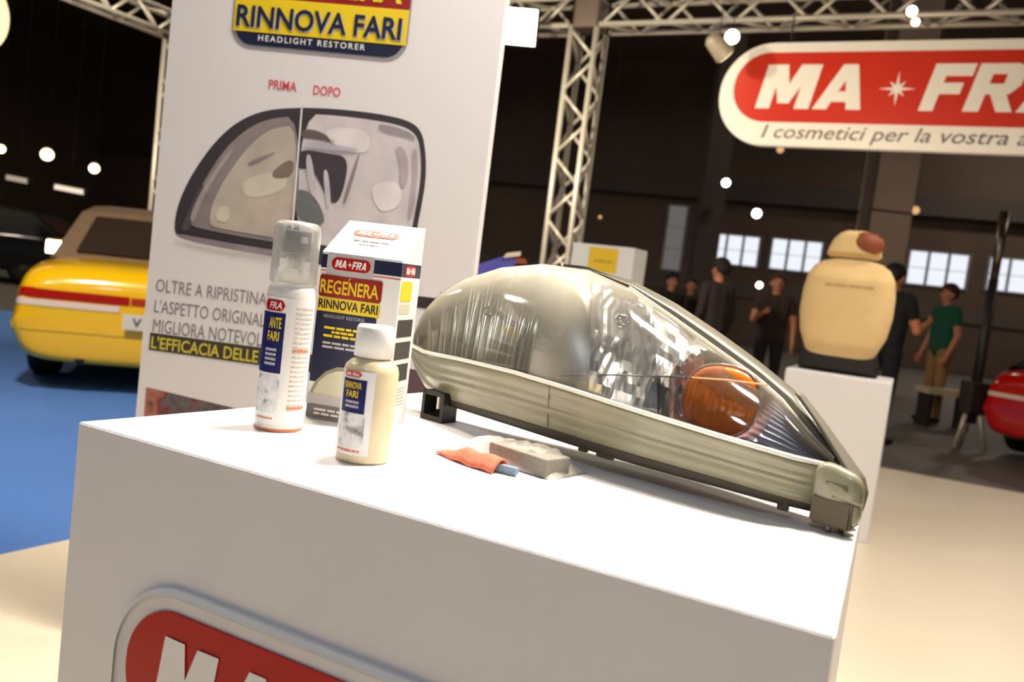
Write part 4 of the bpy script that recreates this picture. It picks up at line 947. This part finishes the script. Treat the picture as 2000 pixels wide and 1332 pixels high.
# ================================================================== CARS
def car(name, label, rear, heading, paint, topm, kind, plate=None):
    h = Vector((heading[0], heading[1], 0)).normalized(); r = Vector((h.y, -h.x, 0)); rear = Vector((rear[0], rear[1], 0.0))
    org = rear + h * 2.05
    t = thing(name, label, 'car', org)
    def W(x, y, z): return org + r * x + h * y + Z3 * z
    st = [(-2.07, .80, .27, .64, .70), (-2.06, .84, .22, .70, .78), (-1.98, .885, .19, .77, .86), (-1.80, .90, .19, .81, .905), (-1.35, .89, .20, .85, .93), (-.6, .885, .19, .84, .915), (.6, .88, .19, .81, .87), (1.4, .87, .19, .72, .79), (1.85, .80, .22, .60, .66), (2.05, .62, .30, .48, .53)]
    vs_, fs = [], []
    for (y, wd, b, s, tp_) in st:
        pr_ = [(.62 * wd, b), (.90 * wd, b + .03), (.965 * wd, b + .20), (wd, b + .255), (.975 * wd, b + .29), (.965 * wd, (b + s) / 2 + .08), (.94 * wd, s), (.82 * wd, tp_ - .015), (.42 * wd, tp_ + .012)]
        for x, z in pr_: vs_.append(W(-x, y, z))
        for x, z in reversed(pr_): vs_.append(W(x, y, z))
    m_ = 18
    for i in range(len(st) - 1):
        for k in range(m_): fs.append((i * m_ + k, i * m_ + (k + 1) % m_, (i + 1) * m_ + (k + 1) % m_, (i + 1) * m_ + k))
    fs.append(tuple(range(m_ - 1, -1, -1))); fs.append(tuple(range((len(st) - 1) * m_, len(st) * m_)))
    b = mesh_obj('body', vs_, fs, paint, t, True); sm = b.modifiers.new('smooth', 'SUBSURF'); sm.levels = sm.render_levels = 2
    # cabin
    cb = [(-1.30 if kind == 'open' else -1.75, .76, .90), (-.92 if kind == 'open' else -1.25, .62, 1.27), (-.45, .59, 1.335), (.15, .58, 1.31), (.95, .74, .86)]
    vs_, fs = [], []
    for (y, wd, z) in cb:
        for x, dz in ((-wd, 0), (-wd * .8, .02), (0, .035), (wd * .8, .02), (wd, 0)): vs_.append(W(x, y, z + (dz if 1.0 < z else 0)))
    for i in range(4):
        for k in range(4): fs.append((i * 5 + k, i * 5 + k + 1, (i + 1) * 5 + k + 1, (i + 1) * 5 + k))
    n0 = len(vs_)
    for s in (-1, 1):      # side windows down to the shoulder line
        base = len(vs_); vs_ += [W(s * .80, y, .84) for (y, _, _) in cb]
        e_ = 0 if s < 0 else 4
        for i in range(4): fs.append((i * 5 + e_, (i + 1) * 5 + e_, base + i + 1, base + i))
    rf = mesh_obj('roof', vs_, fs, topm, t, False)
    gl = mat('car_glass', (58, 46, 38), .12, 0, .6, coat=.3)
    y0, y1 = cb[0][0], cb[1][0]
    def rw(u, v):
        y = y0 + (y1 - y0) * (.10 + .78 * v); wd = (cb[0][1] + (cb[1][1] - cb[0][1]) * (.10 + .78 * v)) * .80; z = cb[0][2] + (cb[1][2] - cb[0][2]) * (.10 + .78 * v)
        return W(-wd + 2 * wd * u, y - .012, z + .022 + .010 * (1 - (2 * u - 1) ** 2))
    grid('rear_window', rw, 10, 6, gl, t, True)
    def ws(u, v):
        k = .08 + .84 * v; y = .15 + .80 * k; wd = (.56 + .16 * k) * .92; z = 1.31 - .45 * k
        return W(-wd + 2 * wd * u, y + .012, z + .035)
    grid('windscreen', ws, 10, 6, gl, t, True)
    # rear lamps, strip, plate, crease
    lampm = mat('tail_lamp_red', (150, 16, 8), .15, coat=.5, emit=.12, ecol=(200, 20, 8))
    def arc(zc, hz, x0, x1, off):
        def f(u, v):
            x = x0 + (x1 - x0) * u; return W(x, -2.085 + .10 * (abs(x) / .86) ** 4 - off, zc + hz * (v - .5) * 2)
        return f
    def strip(*a):
        o_ = grid(*a); sw_ = o_.modifiers.new('fit', 'SHRINKWRAP'); sw_.target = b; sw_.wrap_method = 'NEAREST_SURFACEPOINT'; sw_.wrap_mode = 'ABOVE_SURFACE'; sw_.offset = .006; return o_
    strip('tail_lamp', arc(.675, .030, -.82, -.14, .012), 24, 4, lampm, t, True)
    strip('tail_lamp', arc(.675, .030, .14, .82, .012), 24, 4, lampm, t, True)
    strip('lamp_bridge', arc(.675, .026, -.13, .13, .010), 6, 2, mat('lamp_bridge_red', (176, 48, 18), .2, coat=.4), t, True)
    strip('lamp_strip', arc(.612, .022, -.84, -.20, .016), 24, 4, mat('strip_pale', (232, 206, 190), .2, coat=.4), t, True)
    strip('lamp_strip', arc(.612, .022, .20, .84, .016), 24, 4, mat('strip_pale', (232, 206, 190), .2, coat=.4), t, True)
    strip('bumper_crease', arc(.445, .020, -.84, .84, .022), 30, 3, paint, t, True)
    pl_ = grid('number_plate', arc(.535, .055, -.17, .17, .03), 4, 2, mat('plate_white', (214, 206, 190), .4), t, True)
    if plate: text_fn('lettering', plate, lambda a, b2: W(-.11 + .06 * a, -2.119, .505 + .06 * b2), mat('plate_text', (60, 58, 58), .5), pl_, .02)
    rub = mat('tyre_rubber', (18, 17, 17), .8); rimm_ = mat('alloy_wheel', (140, 136, 130), .3, .9)
    for sx in (-1, 1):
        for y in (-1.25, 1.25):
            ctr = W(sx * .74, y, .31); ax = (r * sx).to_track_quat('Z', 'Y').to_matrix()
            wh = lathe('wheel', [(.19, -.10), (.28, -.10), (.305, -.08), (.31, 0), (.305, .07), (.28, .095), (.20, .095)], ctr, rub, t, 28, axis=ax)
            lathe('wheel_rim', [(.03, .10), (.06, .098), (.10, .085), (.17, .092), (.205, .0965)], ctr, rimm_, wh, 28, axis=ax)
        mr_ = box('wing_mirror', W(sx * .98, .55, .93), (.22, .12, .15), paint, t, math.atan2(r.y, r.x), .03)
        gc = W(sx * .98, .46, .93); hv = ((EYE - gc).normalized() + (Vector((-2.6, 3.4, 3.6)) - gc).normalized()).normalized() if kind == 'open' and sx < 0 else -h
        box('mirror_glass', gc, (.17, .01, .115), mat('mirror_glass', (235, 235, 235), .06, 1.0), mr_, rot=hv.to_track_quat('Y', 'Z').to_matrix())
    for sx in (-.42,): tube('exhaust', W(sx, -2.06, .24), W(sx, -1.8, .24), .03, DARKM, t)
    return t
yel = mat('yellow_paint', (240, 186, 14), .22, 0, .5, coat=.8)
rc0 = aty(292, 640, 5.75)
car('convertible_car', 'yellow convertible seen from behind on the blue carpet', (rc0.x, rc0.y), (-.36, .93), yel, mat('soft_top_brown', (128, 104, 80), .8, noise=.06, nscale=20), 'open', 'V')
rc1 = aty(2112, 800, 7.5)
car('red_car', 'red car cut off by the right edge of the picture', (rc1.x, rc1.y), (.80, .60), mat('red_paint', (190, 10, 6), .2, 0, .5, coat=.8), mat('dark_roof', (20, 18, 18), .4), 'closed')
rc2 = aty(112, 520, 15.6)
car('black_car', 'black car parked in the dark at the far left', (rc2.x + .6, rc2.y), (-.99, -.12), mat('black_paint', (14, 12, 12), .3, coat=.6), mat('dark_roof', (20, 18, 18), .4), 'closed')

# ================================================================== PEOPLE
def person(label, foot, height, yaw, hair, shirt, trousers, shoes=(30, 26, 24), arms='down', skin=(196, 130, 96), lean=0.0):
    k = height / 1.75; R = Matrix.Translation(Vector(foot)) @ Matrix.Rotation(yaw, 4, 'Z') @ Matrix.Scale(k, 4)
    P = []      # (p0, r0, p1, r1, material index)   0 skin 1 shirt 2 trousers 3 shoes
    def cap(a, ra, b, rb_, m): P.append((np.array(a, float), ra, np.array(b, float), rb_, m))
    for s in (-1, 1):
        cap((s * .10, 0, .90), .095, (s * .105, .01, .50), .065, 2); cap((s * .105, .01, .50), .062, (s * .11, -.01, .10), .045, 2)
        cap((s * .11, -.02, .05), .045, (s * .125, .13, .035), .035, 3)
        cap((s * .07, 0, .97), .11, (s * .10, 0, 1.38), .115, 1); cap((s * .10, 0, 1.38), .10, (s * .175, 0, 1.41), .075, 1)
        sh_ = np.array((s * .20, 0, 1.40))
        if arms == 'front' or (arms == 'right' and s > 0) or (arms == 'left' and s < 0):
            el = np.array((s * .25, .10, 1.13)); wr = np.array((s * .17, .36, 1.22))
        else:
            el = np.array((s * .27, -.02, 1.12)); wr = np.array((s * .27, .08, .87))
        cap(sh_, .065, el * .5 + sh_ * .5, .055, 1); cap(el * .5 + sh_ * .5, .05, el, .045, 0 if arms != 'coat' else 1); cap(el, .042, wr, .030, 0 if arms != 'coat' else 1)
        d = (wr - el) / np.linalg.norm(wr - el); palm = wr + d * .07; cap(wr, .026, palm, .030, 0)
        sd = np.array((0, 1.0, 0)) if abs(d[2]) > .6 else np.array((0, 0, 1.0)); inw = np.array((-s, 0, 0.0))
        for q, ln in zip((-.030, -.010, .010, .030), (.055, .068, .072, .060)):
            a = palm + sd * q + d * .015; kn = a + d * ln * .5; cap(a, .0105, kn, .0095, 0); cap(kn, .0095, kn + d * ln * .38 + inw * .02, .008, 0)
        a = wr + d * .03 + sd * .026; b = a + d * .03 + sd * .028 + inw * .012; cap(a, .012, b, .010, 0); cap(b, .010, b + d * .028 + sd * .004, .0085, 0)
    cap((0, 0, .96), .13, (0, 0, 1.36), .13, 1)
    cap((0, 0, 1.42), .058, (0, .01, 1.52), .052, 0)
    cap((0, .015, 1.60), .075, (0, .0, 1.665), .088, 0); cap((0, .04, 1.555), .05, (0, .03, 1.60), .066, 0)
    cap((0, .095, 1.625), .012, (0, .112, 1.595), .015, 0)
    for s in (-1, 1): cap((s * .088, -.005, 1.635), .016, (s * .086, -.005, 1.60), .013, 0)
    bm = bmesh.new()
    for a, ra, b, rb_, _ in P:
        a_, b_ = Vector(a), Vector(b); tube_bm(bm, a_, b_, ra, rb_, 12, True)
        bmesh.ops.create_uvsphere(bm, u_segments=12, v_segments=8, radius=ra, matrix=Matrix.Translation(a_)); bmesh.ops.create_uvsphere(bm, u_segments=12, v_segments=8, radius=rb_, matrix=Matrix.Translation(b_))
    me = bpy.data.meshes.new('person_raw'); bm.to_mesh(me); bm.free(); tmp = bpy.data.objects.new('person_raw', me); C.objects.link(tmp)
    md = tmp.modifiers.new('join', 'REMESH'); md.mode = 'VOXEL'; md.voxel_size = .0085
    m2 = tmp.modifiers.new('soften', 'SMOOTH'); m2.factor = .5; m2.iterations = 3
    dg = bpy.context.evaluated_depsgraph_get(); body = bpy.data.meshes.new_from_object(tmp.evaluated_get(dg)); bpy.data.objects.remove(tmp); bpy.data.meshes.remove(me)
    n = len(body.polygons); cen = np.empty(n * 3); body.polygons.foreach_get('center', cen); cen = cen.reshape(-1, 3); best = np.full(n, 9e9); mi = np.zeros(n, int)
    for a, ra, b, rb_, m in P:
        ab2 = b - a; t_ = np.clip(((cen - a) @ ab2) / max(1e-9, ab2 @ ab2), 0, 1); d_ = np.linalg.norm(cen - a - t_[:, None] * ab2, axis=1) - (ra + (rb_ - ra) * t_)
        u = d_ < best; best[u] = d_[u]; mi[u] = m
    root = thing('person', label, 'person', foot, 0)
    body.transform(R); 
    ms = [mat('skin_%d_%d_%d' % skin, skin, .55), mat('cloth_%d_%d_%d' % shirt, shirt, .85), mat('cloth_%d_%d_%d' % trousers, trousers, .85), mat('cloth_%d_%d_%d' % shoes, shoes, .6)]
    o = link('body', body, None, root, True, ms); body.polygons.foreach_set('material_index', mi.astype(np.int32)); body.update()
    def hairf(u, v):
        a = u * 2 * PI; th = v * PI * (.60 - .20 * math.sin(a)) ; r_ = .098 + .006 * math.sin(a * 7) * v
        return R @ Vector((r_ * .93 * math.sin(th) * math.cos(a), -.005 + r_ * 1.08 * math.sin(th) * math.sin(a), 1.655 + .104 * math.cos(th)))
    grid('hair', hairf, 28, 14, mat('hair_%d_%d_%d' % hair, hair, .7), root, True, thick=.01)
    for s in (-1, 1):
        lathe('eye', [(.001, -.011), (.009, -.005), (.011, 0), (.009, .005), (.001, .011)], R @ Vector((s * .034, .088, 1.645)), mat('eye_dark', (40, 30, 26), .3), root, 10)
    mo = [R @ Vector((x, .100 - abs(x) * .3, z)) for x, z in ((-.024, 1.568), (0, 1.574), (.024, 1.568), (0, 1.562))]
    poly('mouth', mo, mat('lips', (150, 80, 70), .5), root)
    return root
def at_floor(x, Y): 
    p = aty(x, 600, Y); return (p.x, p.y, -.03)
def foot_of(xhead, yhead, Y):
    p = aty(xhead, yhead, Y); return (p.x, p.y, -.03), p.z + .03
f_, h_ = foot_of(1411, 505, 8.9); person('dark haired man in dark jacket before the bright window', f_, h_, math.radians(35), (38, 24, 20), (52, 42, 42), (40, 36, 36), arms='coat')
f_, h_ = foot_of(1314, 532, 10.5); person('person with black hair just above the headlight rim', f_, h_, math.radians(-150), (20, 16, 14), (40, 36, 34), (36, 34, 34), arms='coat')
f_, h_ = foot_of(1353, 543, 11.5); person('darkly dressed person between the two dark haired men', f_, h_, math.radians(160), (30, 22, 18), (56, 48, 40), (40, 38, 36))
f_, h_ = foot_of(1522, 534, 10.0); person('brown haired person in dark brown left of the cream seat', f_, h_, math.radians(170), (70, 42, 26), (58, 44, 36), (44, 38, 36), arms='right')
f_, h_ = foot_of(1752, 516, 8.2); person('person in black with raised forearms right of the cream seat', f_, h_, math.radians(-60), (26, 20, 18), (26, 24, 26), (24, 24, 30), arms='front', skin=(214, 140, 96))
f_, h_ = foot_of(1858, 555, 10.6); person('person in green shirt and tan trousers near the red car', f_, h_, math.radians(95), (60, 34, 26), (22, 84, 62), (150, 116, 76), arms='down')

# ================================================================== SMALL THINGS BEYOND
bpz = aty(1850, 752, 10.2)
bn = thing('bench', 'pale low bench beside the person in green', 'bench', (bpz.x, bpz.y, -.03))
box('bench_top', (bpz.x, bpz.y, .42), (.62, .35, .07), mat('bench_pale', (190, 174, 146), .6), bn)
for s in (-.24, .24): box('bench_leg', (bpz.x + s, bpz.y, .178), (.05, .30, .415), DARKM, bn)
lp = onz(1886, 878, -.03)
ls = thing('lighting_stand', 'dark post on pale legs left of the red car', 'stand', (lp.x, lp.y, -.03))
tube('post', (lp.x, lp.y, .25), (lp.x, lp.y, 1.75), .055, DARKM, ls, .045)
tube('post_upper', (lp.x, lp.y, 1.75), (lp.x, lp.y, 2.45), .04, mat('post_mottled_steel', (150, 138, 130), .3, .9, noise=.5, nscale=14, bump=.4), ls, .05)
box('control_box', (lp.x, lp.y, .52), (.24, .18, .34), mat('box_dark_brown', (44, 34, 30), .6), ls, .2, .02)
pale = mat('leg_pale', (186, 170, 156), .4, .3)
for a in (200, 320, 80):
    d = Vector((math.cos(math.radians(a)), math.sin(math.radians(a)), 0))
    lg_ = tube('leg', Vector((lp.x, lp.y, .46)) + d * .05, Vector((lp.x, lp.y, -.02)) + d * .17, .026, pale, ls, .022)
